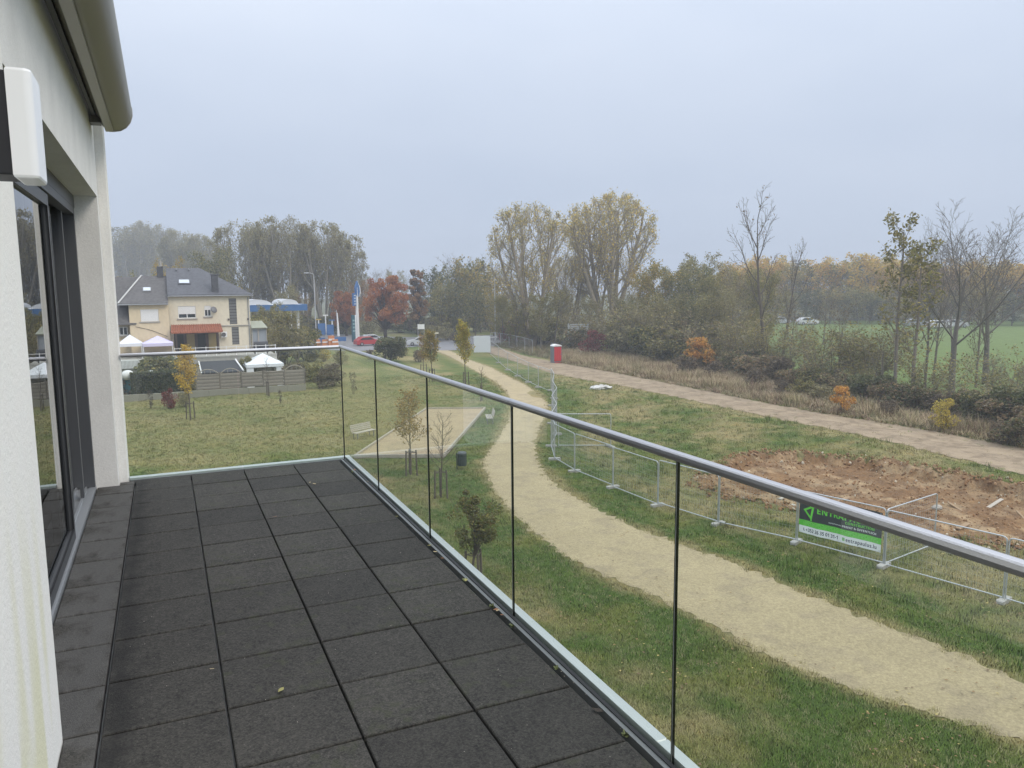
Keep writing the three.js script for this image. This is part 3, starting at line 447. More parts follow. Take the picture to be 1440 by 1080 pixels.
// ---------- plants ----------
const mBark = M(0xffffff, 0.95, { map: T.bark, vertexColors: true });
const mLeaf = new THREE.MeshPhysicalMaterial({ color: 0xffffff, roughness: 0.95, transmission: 0.5, thickness: 0, specularIntensity: 0.4, vertexColors: true, side: THREE.DoubleSide });
class Wood {
  constructor() { this.p = []; this.n = []; this.c = []; this.uv = []; this.i = []; }
  limb(pts, rads, sides, col) { // tapered limb along points
    const base = this.p.length / 3, up = V(0, 1, 0), x = V(), z = V(), d = V(); let L = 0;
    for (let k = 0; k < pts.length; k++) {
      d.copy(pts[Math.min(k + 1, pts.length - 1)]).sub(pts[Math.max(0, k - 1)]).normalize(); x.crossVectors(Math.abs(d.y) > 0.95 ? V(1, 0, 0) : up, d).normalize(); z.crossVectors(d, x);
      if (k) L += pts[k].distanceTo(pts[k - 1]);
      for (let s = 0; s < sides; s++) { const a = s / sides * 6.2832, cx = Math.cos(a), sz = Math.sin(a), r = rads[k]; const nx = x.x * cx + z.x * sz, ny = x.y * cx + z.y * sz, nz = x.z * cx + z.z * sz; this.p.push(pts[k].x + nx * r, pts[k].y + ny * r, pts[k].z + nz * r); this.n.push(nx, ny, nz); this.c.push(...col); this.uv.push(s / sides * 0.6, L); }
    }
    for (let k = 0; k + 1 < pts.length; k++) for (let s = 0; s < sides; s++) { const a = base + k * sides + s, b = base + k * sides + (s + 1) % sides; this.i.push(a, b, a + sides, b, b + sides, a + sides); }
  }
  geo() { return toGeo(this); }
}
function toGeo(o) { const g = new THREE.BufferGeometry(); g.setAttribute('position', new THREE.Float32BufferAttribute(o.p, 3)); g.setAttribute('normal', new THREE.Float32BufferAttribute(o.n, 3)); g.setAttribute('color', new THREE.Float32BufferAttribute(o.c, 3)); g.setAttribute('uv', new THREE.Float32BufferAttribute(o.uv, 2)); g.setIndex(o.i); return g; }
class Leaves {
  constructor(pal, size, r) { this.pal = pal; this.size = size; this.r = r; this.p = []; this.n = []; this.c = []; this.uv = []; this.i = []; }
  add(x, y, z, k = 1, tint) {
    const r = this.r, s = this.size * k * (0.6 + 0.8 * r()), a = r() * 6.283, b = Math.acos(2 * r() - 1), u = V(Math.cos(a) * Math.sin(b), Math.cos(b), Math.sin(a) * Math.sin(b)), w = V(r() - 0.5, r() - 0.5, r() - 0.5).cross(u).normalize(), n = V().crossVectors(u, w);
    const i = this.p.length / 3, h = 0.55, f = 0.25 * s; // a folded leaf: two faces that meet along its midrib
    const P = [[u, -1, w, 0], [w, h, u, 0], [u, 1, w, 0], [w, -h, u, 0]];
    for (const [d, m] of P) { this.p.push(x + d.x * m * s, y + d.y * m * s, z + d.z * m * s); }
    for (const q of [1, 3]) { this.p[(i + q) * 3] += n.x * f; this.p[(i + q) * 3 + 1] += n.y * f; this.p[(i + q) * 3 + 2] += n.z * f; }
    const pc = this.pal[Math.floor(r() * this.pal.length)], v = 0.7 + 0.6 * r(), c = tint ? mixc(pc, tint, 0.6) : pc;
    for (let q = 0; q < 4; q++) { this.n.push(n.x, n.y, n.z); this.c.push(c[0] * v, c[1] * v, c[2] * v); this.uv.push(q & 1, q >> 1); }
    this.i.push(i, i + 2, i + 1, i, i + 3, i + 2);
  }
  geo() { return toGeo(this); }
}
// a branching tree; o: h, r, n (children a level), len, ang, trop, jit, leaf: {pal, size, per, spread, from}
function grow(o, seed) {
  const r = rng(seed), W = new Wood(), Lf = o.leaf ? new Leaves(o.leaf.pal, o.leaf.size, r) : null, bark = o.bark ?? [0.12, 0.1, 0.075];
  const put = (p, lv) => { if (!Lf || lv < (o.leaf.from ?? o.n.length - 1)) return; const d = o.leaf.dens ? o.leaf.dens(p) : 1; const m = o.leaf.per * d; for (let q = 0; q < m; q++) { if (q + 1 > m && r() > m - q) break; const s = o.leaf.spread; Lf.add(p.x + (r() - 0.5) * s, p.y + (r() - 0.5) * s, p.z + (r() - 0.5) * s); } };
  const branch = (p0, dir, len, rad, lv) => {
    const seg = lv === 0 ? 7 : lv === 1 ? 6 : lv < o.n.length ? 4 : 3, pts = [p0.clone()], rads = [rad], d = dir.clone(), tip = Math.max(o.tip ?? 0.012, rad * (lv === 0 ? (o.taper ?? 0.3) : 0.25));
    for (let k = 1; k <= seg; k++) {
      const j = (o.jit[lv] ?? 0.2); d.x += (r() - 0.5) * j; d.y += (r() - 0.5) * j + (o.trop[lv] ?? 0.1); d.z += (r() - 0.5) * j; d.normalize();
      const np = pts[k - 1].clone().addScaledVector(d, len / seg); if (o.env && k > 1 && !o.env(np, r())) break; pts.push(np); rads.push(lerp(rad, tip, k / seg));
    }
    const got = pts.length - 1; if (got < seg) rads[got] = tip;
    W.limb(pts, rads, lv === 0 ? 7 : lv === 1 ? 5 : 3, mulc(bark, 0.85 + 0.3 * r()));
    if (lv >= o.n.length - 1) for (let k = 1; k <= got; k++) put(pts[k], lv); else if (Lf && lv >= (o.leaf.from ?? 99)) for (let k = 2; k <= got; k++) put(pts[k], lv);
    if (lv < o.n.length) {
      const n = o.n[lv], t0 = o.t0[lv] ?? 0.3, ph = r() * 6.28;
      for (let k = 0; k < n; k++) {
        const t = t0 + (1 - t0) * (k + 0.4 + 0.5 * r()) / n, f = Math.min(got - 0.001, t * seg), i = Math.floor(f), p = pts[i].clone().lerp(pts[i + 1], f - i), dd = pts[i + 1].clone().sub(pts[i]).normalize();
        const a = (o.ang[lv] ?? 0.8) * (0.75 + 0.5 * r()) * (o.shapeAng ? o.shapeAng(t, lv) : 1), az = ph + k * 2.4 + (r() - 0.5) * 0.8, s = V(Math.cos(az), 0, Math.sin(az)); s.addScaledVector(dd, -s.dot(dd)).normalize();
        const nd = dd.clone().multiplyScalar(Math.cos(a)).addScaledVector(s, Math.sin(a));
        const L = len * (o.len[lv] ?? 0.5) * (0.7 + 0.5 * r()) * (o.shape ? o.shape(t, lv) : 1 - 0.45 * t);
        branch(p, nd, L, Math.min(rads[i] * 0.75, Math.max(o.tip ?? 0.012, rad * (o.rr?.[lv] ?? 0.45) * (1 - 0.5 * t))), lv + 1);
      }
    }
  };
  if (o.stems) for (let k = 0; k < o.stems; k++) { const a = k / o.stems * 6.28 + r(), q = (o.splay ?? 0.3) * (0.6 + 0.7 * r()); branch(V(Math.cos(a) * o.r, 0, Math.sin(a) * o.r), V(Math.cos(a) * q, 1, Math.sin(a) * q).normalize(), o.h * (0.85 + 0.25 * r()), o.r, 0); }
  else branch(V(0, -0.1, 0), V((o.lean ?? 0), 1, 0).normalize(), o.h, o.r, 0);
  const wood = W.geo(), leaf = Lf && Lf.i.length ? Lf.geo() : null; wood.computeBoundingBox(); let top = wood.boundingBox.max.y; if (leaf) { leaf.computeBoundingBox(); top = Math.max(top, leaf.boundingBox.max.y); }
  return { wood, leaf, top };
}
// a bush or a dense crown: leaves spread through lobes, with stems inside
function clumpy(o, seed) {
  const r = rng(seed), W = new Wood(), Lf = new Leaves(o.pal, o.size, r), lobes = [];
  for (let k = 0; k < o.lobes; k++) { const a = r() * 6.28, q = Math.sqrt(r()) * o.w * 0.5 * 0.75, y = o.y0 + (o.h - o.y0) * (0.12 + 0.76 * r()), t = (y - o.y0) / (o.h - o.y0), prof = o.prof ? o.prof(t) : Math.sqrt(Math.max(0.1, 1 - (2 * t - 0.9) ** 2)); lobes.push([Math.cos(a) * q * prof, y, Math.sin(a) * q * prof, (o.lobe ?? 0.28) * o.w * (0.6 + 0.6 * r()) * Math.max(0.45, prof)]); }
  for (const [x, y, z, s] of lobes) {
    const m = Math.round(o.n / o.lobes * (0.6 + 0.8 * r())), tint = o.tints ? o.tints[Math.floor(r() * o.tints.length)] : null;
    for (let k = 0; k < m; k++) { const a = r() * 6.283, b = Math.acos(2 * r() - 1), q = s * (0.45 + 0.6 * Math.sqrt(r())); const yy = y + q * Math.cos(b) * 0.85; Lf.add(x + q * Math.cos(a) * Math.sin(b), Math.max(0.04, yy), z + q * Math.sin(a) * Math.sin(b), 1, tint); }
    const b0 = o.trunk ? V(0, o.y0 * 0.8, 0) : V(x * 0.25, 0, z * 0.25), b1 = V(x, y, z), mid = b0.clone().lerp(b1, 0.5).add(V((r() - 0.5) * 0.2, 0.15 * (y - b0.y), (r() - 0.5) * 0.2)); const rr = (o.trunk ?? 0.05 * o.w * 0.4) * 0.35; W.limb([b0, mid, b1], [rr, rr * 0.7, rr * 0.25], 4, o.bark ?? [0.09, 0.07, 0.05]);
    if (o.twigs) for (let k = 0; k < o.twigs; k++) { const a = r() * 6.28, c = r() * 0.9, e = b1.clone().add(V(Math.cos(a) * c * s * 1.3, s * (0.4 + r() * 1.1), Math.sin(a) * c * s * 1.3)); W.limb([b1, e], [rr * 0.3, 0.008], 3, o.bark ?? [0.1, 0.08, 0.06]); }
  }
  if (o.trunk) W.limb([V(0, -0.1, 0), V(0.05, o.y0 * 0.5, 0), V(0, o.y0 * 0.8 + 0.3, 0), V(0, lerp(o.y0, o.h, 0.5), 0.1)], [o.trunk * 1.25, o.trunk, o.trunk * 0.8, o.trunk * 0.3], 7, o.bark ?? [0.09, 0.07, 0.05]);
  return { wood: W.geo(), leaf: Lf.geo(), top: o.h };
}
const protos = {};
function plant(kind, name, label, category, pos, height, o = {}) {
  const p = protos[kind][(o.v ?? Math.floor(R0() * 1e6)) % protos[kind].length];
  const t = thing(name, label, category, pos, o.turn ?? R0() * 6.28, o.group); const s = height / p.top; t.scale.set(s * (o.wide ?? 1), s, s * (o.wide ?? 1));
  if (o.noParts) { }
  part(category === 'bush' ? 'stems' : 'trunk', p.wood, mBark, t); if (p.leaf) part(category === 'bush' ? 'foliage' : 'crown', p.leaf, mLeaf, t);
  return t;
}
// place by the pixel column, the distance, and the row the top reaches
const place = (kind, name, label, category, px, dist, topY, o) => { const b = AT(px, 430, dist), tp = AT(px, topY, dist); return plant(kind, name, label, category, [b.x, 0, b.z], tp.y, o); };
const placeG = (kind, name, label, category, px, py, topY, o) => { const b = G(px, py), dist = Math.hypot(b.x, b.z), tp = AT(px, topY, dist); return plant(kind, name, label, category, [b.x, hgt(b.x, b.z), b.z], tp.y, o); };

const GOLD = [[0.47, 0.32, 0.06], [0.55, 0.38, 0.08], [0.40, 0.30, 0.08], [0.30, 0.26, 0.08]], OLIVE = [[0.18, 0.175, 0.058], [0.23, 0.205, 0.07], [0.145, 0.145, 0.055], [0.27, 0.225, 0.08]], DULL = [[0.26, 0.235, 0.125], [0.21, 0.20, 0.105], [0.30, 0.255, 0.13], [0.19, 0.175, 0.10]], RED = [[0.42, 0.14, 0.04], [0.48, 0.19, 0.055], [0.37, 0.15, 0.055], [0.52, 0.25, 0.075]], BROWN = [[0.28, 0.155, 0.065], [0.24, 0.14, 0.065], [0.33, 0.19, 0.08], [0.21, 0.145, 0.07]], DARK = [[0.085, 0.10, 0.038], [0.11, 0.12, 0.048], [0.07, 0.085, 0.035], [0.135, 0.125, 0.055]], YGREEN = [[0.26, 0.24, 0.06], [0.20, 0.205, 0.055], [0.31, 0.25, 0.06], [0.15, 0.165, 0.05]], BRAMBLE = [[0.16, 0.115, 0.065], [0.21, 0.155, 0.085], [0.13, 0.125, 0.055], [0.26, 0.185, 0.10]];
const dome = (cy, ry, rx, yb, rb) => (p, q) => { const rr = Math.hypot(p.x, p.z) + 0.5 * n3(p.x * 0.5, p.y * 0.5, p.z * 0.5) * 1.6, lim = p.y > cy ? rx * Math.sqrt(Math.max(0, 1 - ((p.y - cy) / ry) ** 2)) : lerp(rb, rx, sm(yb, cy, p.y)); return rr < lim * (0.94 + 0.1 * q) && p.y < cy + ry; };
for (const c of BRAMBLE) { c[0] *= 1.35; c[1] *= 1.35; c[2] *= 1.3; }
for (const pal of [OLIVE, DULL, DARK, BROWN]) for (const c of pal) { c[0] *= 1.32; c[1] *= 1.3; c[2] *= 1.2; }
const willow = (pal, per, seed) => grow({ env: dome(11.5, 6.3, 6.6, 0, 3.2), h: 18, r: 0.34, stems: 9, splay: 0.46, n: [9, 6, 5], t0: [0.16, 0.2, 0.1], len: [0.36, 0.45, 0.5], ang: [0.6, 0.6, 0.6], trop: [0.05, 0.14, 0.12, 0.05], jit: [0.16, 0.25, 0.3, 0.3], shape: (t, lv) => lv ? 1 - 0.4 * t : 0.7 + 0.45 * Math.sin(3.0 * t), bark: [0.31, 0.28, 0.22], tip: 0.02, rr: [0.35, 0.5, 0.5], leaf: { pal, size: 0.17, per, spread: 0.95, from: 2 } }, seed);
protos.willow = [willow(DULL, 1.5, 201), willow(DULL, 1.7, 202), willow([...DULL, [0.2, 0.17, 0.07]], 1.3, 203)];
const cotton = (pal, per, seed, from = 2) => grow({ h: 17, r: 0.42, stems: 6, splay: 0.40, env: dome(11, 6.4, 6.4, 1, 1.6), n: [12, 8, 6], t0: [0.2, 0.2, 0.15], len: [0.44, 0.45, 0.5], ang: [0.75, 0.6, 0.65], trop: [0.04, 0.13, 0.1, 0.05], jit: [0.14, 0.22, 0.28, 0.3], shape: (t, lv) => lv ? 1 - 0.4 * t : 0.75 + 0.4 * Math.sin(3.14 * t), bark: [0.34, 0.29, 0.21], tip: 0.02, rr: [0.36, 0.5, 0.5], leaf: { pal, size: 0.12, per: per * 0.9, spread: 0.9, from, dens: (p) => (p.y > 7 ? 1 : 0.6) } }, seed);
const PALE = [[0.66, 0.51, 0.15], [0.58, 0.48, 0.18], [0.50, 0.44, 0.18], [0.70, 0.50, 0.12], [0.44, 0.39, 0.17]];
protos.cotton = [cotton(PALE, 1.5, 211), cotton(PALE, 1.6, 212), cotton([...PALE, [0.28, 0.27, 0.11]], 1.3, 213)];
const tall = (pal, per, seed, o = {}) => grow({ h: 14, r: 0.26, n: [17, 7, 4], t0: [0.07, 0.15, 0.15], len: [0.42, 0.45, 0.5], ang: [0.8, 0.65, 0.65], trop: [0.02, 0.10, 0.08, 0.03], jit: [0.10, 0.22, 0.3, 0.3], shape: (t, lv) => lv ? 1 - 0.4 * t : 0.72 + 0.45 * Math.sin(2.9 * t), bark: [0.21, 0.185, 0.14], tip: 0.016, rr: [0.3, 0.5, 0.5], leaf: per ? { pal, size: 0.165, per, spread: 0.95, from: 2 } : null, ...o }, seed);
protos.gold = [tall(GOLD, 3.6, 221), tall([...GOLD, ...YGREEN], 3.6, 222), tall([[0.36, 0.22, 0.06], [0.3, 0.17, 0.05], ...GOLD], 3.2, 223)];
protos.olive = [tall(OLIVE, 3.8, 231), tall([...OLIVE, ...DULL], 3.4, 232), tall([...OLIVE, ...YGREEN], 3.4, 233), tall(DULL, 3.0, 234)];
protos.brown = [tall(BROWN, 3.4, 241), tall([...BROWN, ...DULL], 2.6, 242)];
protos.dark = [tall(DARK, 4.2, 251), tall([...DARK, ...OLIVE], 3.8, 252)];
const low = (pal, per, seed) => tall(pal, per, seed, { n: [15, 7], t0: [0.07, 0.1], len: [0.42, 0.5], ang: [0.8, 0.8], trop: [0.02, 0.08, 0.05], leaf: { pal, size: 0.27, per, spread: 1.3, from: 1 } });
const FG = [[0.68, 0.46, 0.08], [0.6, 0.43, 0.1], [0.55, 0.35, 0.07], [0.5, 0.4, 0.1]]; protos.farGold = [low(FG, 9, 821), low([...FG, [0.62, 0.34, 0.07]], 9, 822), low([...FG, [0.36, 0.33, 0.1]], 9, 823)]; protos.farOlive = [low(OLIVE, 7, 831), low([...OLIVE, ...GOLD], 7, 832)]; protos.farBrown = [low(BROWN, 7, 841)]; protos.farDark = [low(DARK, 7, 851), low([...DARK, ...OLIVE], 7, 852)];
const FAR = { gold: 'farGold', olive: 'farOlive', brown: 'farBrown', dark: 'farDark' };
protos.bare = [tall(DULL, 0, 261, { n: [13, 8, 5], ang: [0.6, 0.55, 0.55], len: [0.5, 0.5, 0.5], t0: [0.3, 0.2, 0.2] }), tall([[0.2, 0.15, 0.08]], 0.25, 262, { n: [12, 8, 5], ang: [0.6, 0.55, 0.55], len: [0.48, 0.5, 0.5] })];
protos.fan = [grow({ h: 12, r: 0.3, n: [9, 9, 6, 3], t0: [0.28, 0.15, 0.15, 0.2], len: [0.85, 0.5, 0.45, 0.5], ang: [0.62, 0.5, 0.5, 0.5], trop: [0.02, 0.07, 0.05, 0.02, 0.02], jit: [0.08, 0.14, 0.22, 0.25, 0.3], shape: (t, lv) => lv ? 1 - 0.35 * t : 1.05 - 0.5 * t, bark: [0.20, 0.18, 0.15], tip: 0.012, rr: [0.4, 0.45, 0.5, 0.6], taper: 0.25, lean: 0.06 }, 271)];
protos.snag = [grow({ h: 15, r: 0.25, n: [9, 7, 4], t0: [0.3, 0.2, 0.2], len: [0.28, 0.5, 0.5], ang: [0.75, 0.6, 0.6], trop: [0.02, 0.2, 0.1, 0.05], jit: [0.22, 0.35, 0.4, 0.4], shape: (t, lv) => lv ? 1 - 0.4 * t : 0.8 + 0.3 * Math.sin(3 * t), bark: [0.16, 0.135, 0.105], tip: 0.014, rr: [0.4, 0.5, 0.5], taper: 0.12, leaf: { pal: BRAMBLE, size: 0.13, per: 0.05, spread: 0.5 } }, 281)];
protos.sparse = [grow({ h: 14, r: 0.17, n: [16, 7, 4], t0: [0.3, 0.2, 0.15], len: [0.22, 0.5, 0.5], ang: [0.85, 0.6, 0.6], trop: [0.02, 0.12, 0.06, 0.02], jit: [0.12, 0.3, 0.35, 0.4], shape: (t, lv) => lv ? 1 - 0.4 * t : 1.1 - 0.5 * t, bark: [0.24, 0.21, 0.17], tip: 0.012, rr: [0.3, 0.5, 0.5], leaf: { pal: [...OLIVE, [0.16, 0.15, 0.05]], size: 0.15, per: 0.8, spread: 0.7, from: 2, dens: (p) => (p.y > 9 ? 1.0 : p.y < 5 ? 0.75 : 0.35) } }, 291)];
protos.scrub = [grow({ h: 6, r: 0.07, stems: 6, splay: 0.45, n: [9, 6], t0: [0.2, 0.15], len: [0.4, 0.5], ang: [0.7, 0.7], trop: [0.0, 0.06, 0.03], jit: [0.3, 0.4, 0.45], shape: (t, lv) => 1 - 0.3 * t, bark: [0.25, 0.21, 0.155], tip: 0.01, rr: [0.4, 0.5], leaf: { pal: [...OLIVE, ...DULL, [0.36, 0.30, 0.09], [0.3, 0.27, 0.09]], size: 0.115, per: 1.5, spread: 0.6, from: 1 } }, 295), grow({ h: 6, r: 0.06, stems: 7, splay: 0.5, n: [8, 6], t0: [0.2, 0.15], len: [0.4, 0.5], ang: [0.8, 0.7], trop: [0.0, 0.04, 0.0], jit: [0.35, 0.45, 0.5], shape: (t, lv) => 1 - 0.3 * t, bark: [0.22, 0.18, 0.135], tip: 0.01, rr: [0.4, 0.5], leaf: { pal: [...DULL, [0.34, 0.26, 0.1], [0.26, 0.19, 0.1]], size: 0.11, per: 1.0, spread: 0.6, from: 1 } }, 296)];
protos.maple = [clumpy({ w: 10, h: 12, y0: 1.9, lobes: 90, n: 13000, size: 0.16, pal: RED, trunk: 0.28, lobe: 0.10, twigs: 1, tints: [RED[0], RED[1], [0.44, 0.20, 0.07], [0.30, 0.10, 0.045]] }, 301)];
protos.cone = [clumpy({ w: 7, h: 14, y0: 1.5, lobes: 70, n: 9000, size: 0.16, pal: BROWN, trunk: 0.25, lobe: 0.12, prof: (t) => 1.05 - 0.85 * t, tints: [BROWN[0], BROWN[2], [0.18, 0.13, 0.06]] }, 302)];
const bush = (pal, seed, o = {}) => clumpy({ w: 3, h: 2.4, y0: 0.15, lobes: 16, n: 2600, size: 0.085, pal, lobe: 0.2, twigs: 3, ...o }, seed);
protos.bush = [bush(OLIVE, 311), bush([...OLIVE, ...DULL], 312), bush(DULL, 313, { n: 1700, twigs: 6 })];
protos.bramble = [bush(BRAMBLE, 321, { n: 2200, twigs: 6 }), bush([...BRAMBLE, ...DARK], 322), bush([...BRAMBLE, ...DULL], 323, { twigs: 7, n: 1700 })];
protos.redbush = [bush([[0.28, 0.06, 0.05], [0.22, 0.06, 0.045], [0.2, 0.09, 0.06]], 331, { n: 2000, twigs: 5 })];
protos.orange = [bush([[0.62, 0.33, 0.07], [0.55, 0.29, 0.07], [0.68, 0.42, 0.1]], 341, { n: 1300, twigs: 6, w: 2.2, h: 2.8, lobes: 12 })];
protos.yellow = [bush([[0.62, 0.48, 0.08], [0.54, 0.43, 0.1], [0.46, 0.4, 0.09]], 351, { n: 1200, twigs: 6, w: 2.4, h: 2.6 })];
protos.darkbush = [bush(DARK, 361, { n: 3600 }), bush([...DARK, ...OLIVE], 362, { n: 3000 })];
protos.drybush = [bush([[0.2, 0.15, 0.09], [0.24, 0.19, 0.11], [0.16, 0.13, 0.08]], 371, { n: 1300, twigs: 8, w: 2.2, h: 2.2 })];
protos.twiggy = [bush([[0.14, 0.11, 0.07], [0.1, 0.08, 0.05]], 381, { n: 260, twigs: 12, w: 1.5, h: 2, lobes: 12, size: 0.06 })];

// the wood at the left, in the mist
const gFar = 'misty trees behind the houses';
for (const [px, d, ty, w, v] of [[165, 390, 322, 0.8, 0], [190, 370, 316, 0.8, 2], [212, 380, 309, 0.75, 1], [236, 390, 316, 0.8, 2], [262, 290, 322, 0.7, 0], [284, 280, 328, 0.75, 1], [306, 300, 345, 0.8, 2]]) place('willow', 'willow_tree', 'tall pale willow fading into the mist behind the slate roofs', 'tree', px, d, ty, { wide: w, v, group: gFar });
for (const [px, d, ty] of [[180, 160, 388], [205, 150, 378], [240, 155, 374], [150, 160, 380], [300, 168, 366], [320, 150, 392]]) place('farOlive', 'broadleaf_tree', 'dull olive broadleaf tree just behind the slate roofs', 'tree', px, d, ty, { group: gFar });
place('gold', 'birch_tree', 'yellow birch peeping over the chimney of the cream house', 'tree', 243, 150, 358, { v: 0, wide: 0.8 });
place('dark', 'broadleaf_tree', 'round green tree right of the cream house chimney', 'tree', 297, 160, 342, { v: 1 });
const gW = 'tall willows beside the filling station';
for (const [px, d, ty, w, v] of [[346, 172, 306, 0.72, 0], [374, 178, 314, 0.6, 1], [402, 170, 300, 0.66, 2], [430, 180, 320, 0.6, 0], [456, 170, 309, 0.72, 1], [484, 176, 326, 0.66, 2]]) place('willow', 'willow_tree', 'tall multi-stemmed grey green willow behind the filling station canopy', 'tree', px, d, ty, { wide: w, v, group: gW });
for (const [px, d, ty, k] of [[405, 140, 398, 'olive'], [385, 130, 425, 'dark'], [360, 145, 420, 'olive'], [425, 160, 410, 'brown'], [375, 112, 422, 'olive']]) place(k, 'broadleaf_tree', 'low bushy tree between the cream house and the street lamp', 'tree', px, d, ty, { group: 'low trees behind the cream house' });
// red maples by the street
place('maple', 'maple_tree', 'rust red maple standing left of the blue sign mast', 'tree', 486, 158, 403, { wide: 0.9, turn: 1 });
place('maple', 'maple_tree', 'large round rust red maple right of the blue sign mast', 'tree', 541, 146, 379, { wide: 1.05, turn: 3 });
place('cone', 'brown_tree', 'tall brown conical tree behind the large red maple', 'tree', 587, 158, 370, { wide: 1.1 });
place('brown', 'brown_tree', 'brown tree between the two red maples', 'tree', 510, 168, 392, { wide: 0.9 });
for (const [px, d, ty, k] of [[525, 240, 376, 'bare'], [540, 250, 372, 'bare'], [556, 235, 378, 'olive'], [572, 250, 380, 'bare'], [510, 245, 384, 'olive']]) place(k, 'distant_tree', 'thin distant tree fading above the red maples', 'tree', px, d, ty, { group: 'distant trees above the maples' });
for (const [px, d, ty, k, v] of [[612, 165, 372, 'dark', 0], [632, 160, 360, 'dark', 1], [655, 158, 356, 'olive', 3], [676, 162, 361, 'dark', 0], [694, 150, 372, 'olive', 3], [645, 150, 385, 'dark', 1], [620, 150, 390, 'olive', 0], [668, 146, 392, 'dark', 1], [700, 140, 398, 'olive', 1], [608, 170, 380, 'bare', 0], [640, 165, 352, 'bare', 1], [666, 166, 354, 'bare', 0], [690, 160, 362, 'bare', 1]]) place(FAR[k] ?? k, 'broadleaf_tree', k === 'bare' ? 'nearly leafless twiggy tree in the dark wood behind the street' : 'dark green broadleaf tree in the wood behind the street', 'tree', px, d, ty, { group: 'wood behind the street', v });
// the tall cottonwoods
place('cotton', 'cottonwood_tree', 'tall cottonwood with thin yellow leaves left of the widest one', 'tree', 746, 124, 280, { wide: 0.80, v: 2, turn: 0.6 });
place('cotton', 'cottonwood_tree', 'widest and tallest cottonwood, fan shaped with yellow leaves', 'tree', 857, 138, 265, { wide: 0.92, v: 1, turn: 2 });
place('cotton', 'cottonwood_tree', 'low slender cottonwood between the two tallest yellow crowns', 'tree', 800, 140, 352, { wide: 0.7, v: 0, turn: 4 });
place('snag', 'dead_tree', 'grey broken trunk beside the slender cottonwood', 'tree', 779, 118, 385, { wide: 0.8 });
// the mixed wood right of it
const gm = 'mixed wood beyond the dirt track', mixed = [[705, 130, 410, 'olive'], [725, 122, 420, 'olive'], [760, 118, 405, 'olive'], [790, 128, 400, 'olive'], [812, 120, 425, 'bare'], [830, 126, 412, 'olive'], [872, 124, 400, 'olive'], [886, 112, 415, 'dark'], [905, 130, 372, 'gold'], [925, 118, 360, 'gold'], [945, 126, 362, 'olive'], [962, 116, 372, 'dark'], [985, 130, 352, 'olive'], [1000, 112, 378, 'olive'], [1012, 125, 366, 'gold'], [1032, 108, 362, 'bare'], [900, 104, 425, 'olive'], [935, 100, 408, 'olive'], [970, 100, 412, 'dark'], [1000, 98, 405, 'olive'], [1030, 96, 398, 'olive'], [1055, 118, 372, 'olive'], [1075, 112, 372, 'olive'], [1110, 140, 380, 'bare'], [860, 108, 448, 'dark'], [1160, 130, 385, 'bare'], [1068, 100, 430, 'olive']];
const say = { olive: 'olive green broadleaf tree in the mixed wood beyond the dirt track', dark: 'dark green broadleaf tree in the mixed wood beyond the dirt track', gold: 'yellowing broadleaf tree in the mixed wood beyond the dirt track', bare: 'bare grey tree in the mixed wood beyond the dirt track', brown: 'brown broadleaf tree in the mixed wood beyond the dirt track' };
for (const [px, d, ty, k] of mixed) place(k, 'broadleaf_tree', say[k], 'tree', px, d, ty, { group: gm, wide: 0.95 + 0.3 * R0() });
// far tree line across the meadow
{
  const r = rng(55); let px = 1040;
  while (px < 1530) { const k = r(), kind = k < 0.66 ? 'gold' : k < 0.83 ? 'olive' : k < 0.87 ? 'brown' : 'dark'; place(FAR[kind], 'far_tree', { gold: 'golden yellow tree in the far line across the meadow', olive: 'olive tree in the far line across the meadow', brown: 'brown tree in the far line across the meadow', dark: 'dark tree in the far line across the meadow' }[kind], 'tree', px, 215 + 25 * r(), (kind === 'gold' ? 356 : 362) + 14 * r() - (px > 1150 && px < 1300 ? 8 : 0), { group: 'far tree line across the meadow', wide: 1.1 + 0.4 * r() }); px += 11 + 9 * r(); }
  px = 1050; while (px < 1520) { const kind = r() < 0.5 ? 'dark' : 'olive'; place(FAR[kind], 'far_tree', kind === 'dark' ? 'low dark hedge tree in front of the golden tree line' : 'low olive hedge tree in front of the golden tree line', 'tree', px, 200 + 10 * r(), 396 + 18 * r(), { group: 'low hedge trees across the meadow', wide: 1.5 }); px += 15 + 9 * r(); }
}
// single trees along the field edge
placeG('snag', 'dead_tree', 'tall bare dead tree with crooked twigs at the field edge', 'tree', 1074, 522, 262, { turn: 0.9, wide: 1.0 });
placeG('snag', 'dead_tree', 'shorter bare dead tree standing just right of the tall one', 'tree', 1098, 518, 330, { turn: 3.3, wide: 0.8 });
placeG('sparse', 'alder_tree', 'slim tree with leaves left in its top, first at the field edge', 'tree', 1258, 562, 290, { turn: 0.2 });
placeG('sparse', 'alder_tree', 'slim leaning tree with dark leaves close beside the bare fan shaped one', 'tree', 1283, 570, 330, { turn: 2.4, wide: 1.2 });
placeG('fan', 'bare_tree', 'bare grey tree with branches spread like a fan above the field', 'tree', 1338, 555, 281, { turn: 1.0, wide: 1.25 });
placeG('bare', 'bare_tree', 'thin bare tree standing just left of the fan shaped one', 'tree', 1312, 540, 300, { wide: 0.65, v: 0 });
placeG('fan', 'bare_tree', 'second bare fan shaped tree behind the first, crown meeting it', 'tree', 1385, 540, 288, { turn: 3.6, wide: 1.2 });
placeG('fan', 'bare_tree', 'slim bare tree with upright crown beside the slim leafy alder', 'tree', 1300, 545, 302, { turn: 5.2, wide: 0.6 });
placeG('bare', 'bare_tree', 'thin bare tree standing just right of the fan shaped one', 'tree', 1372, 545, 330, { wide: 0.7, v: 1 });
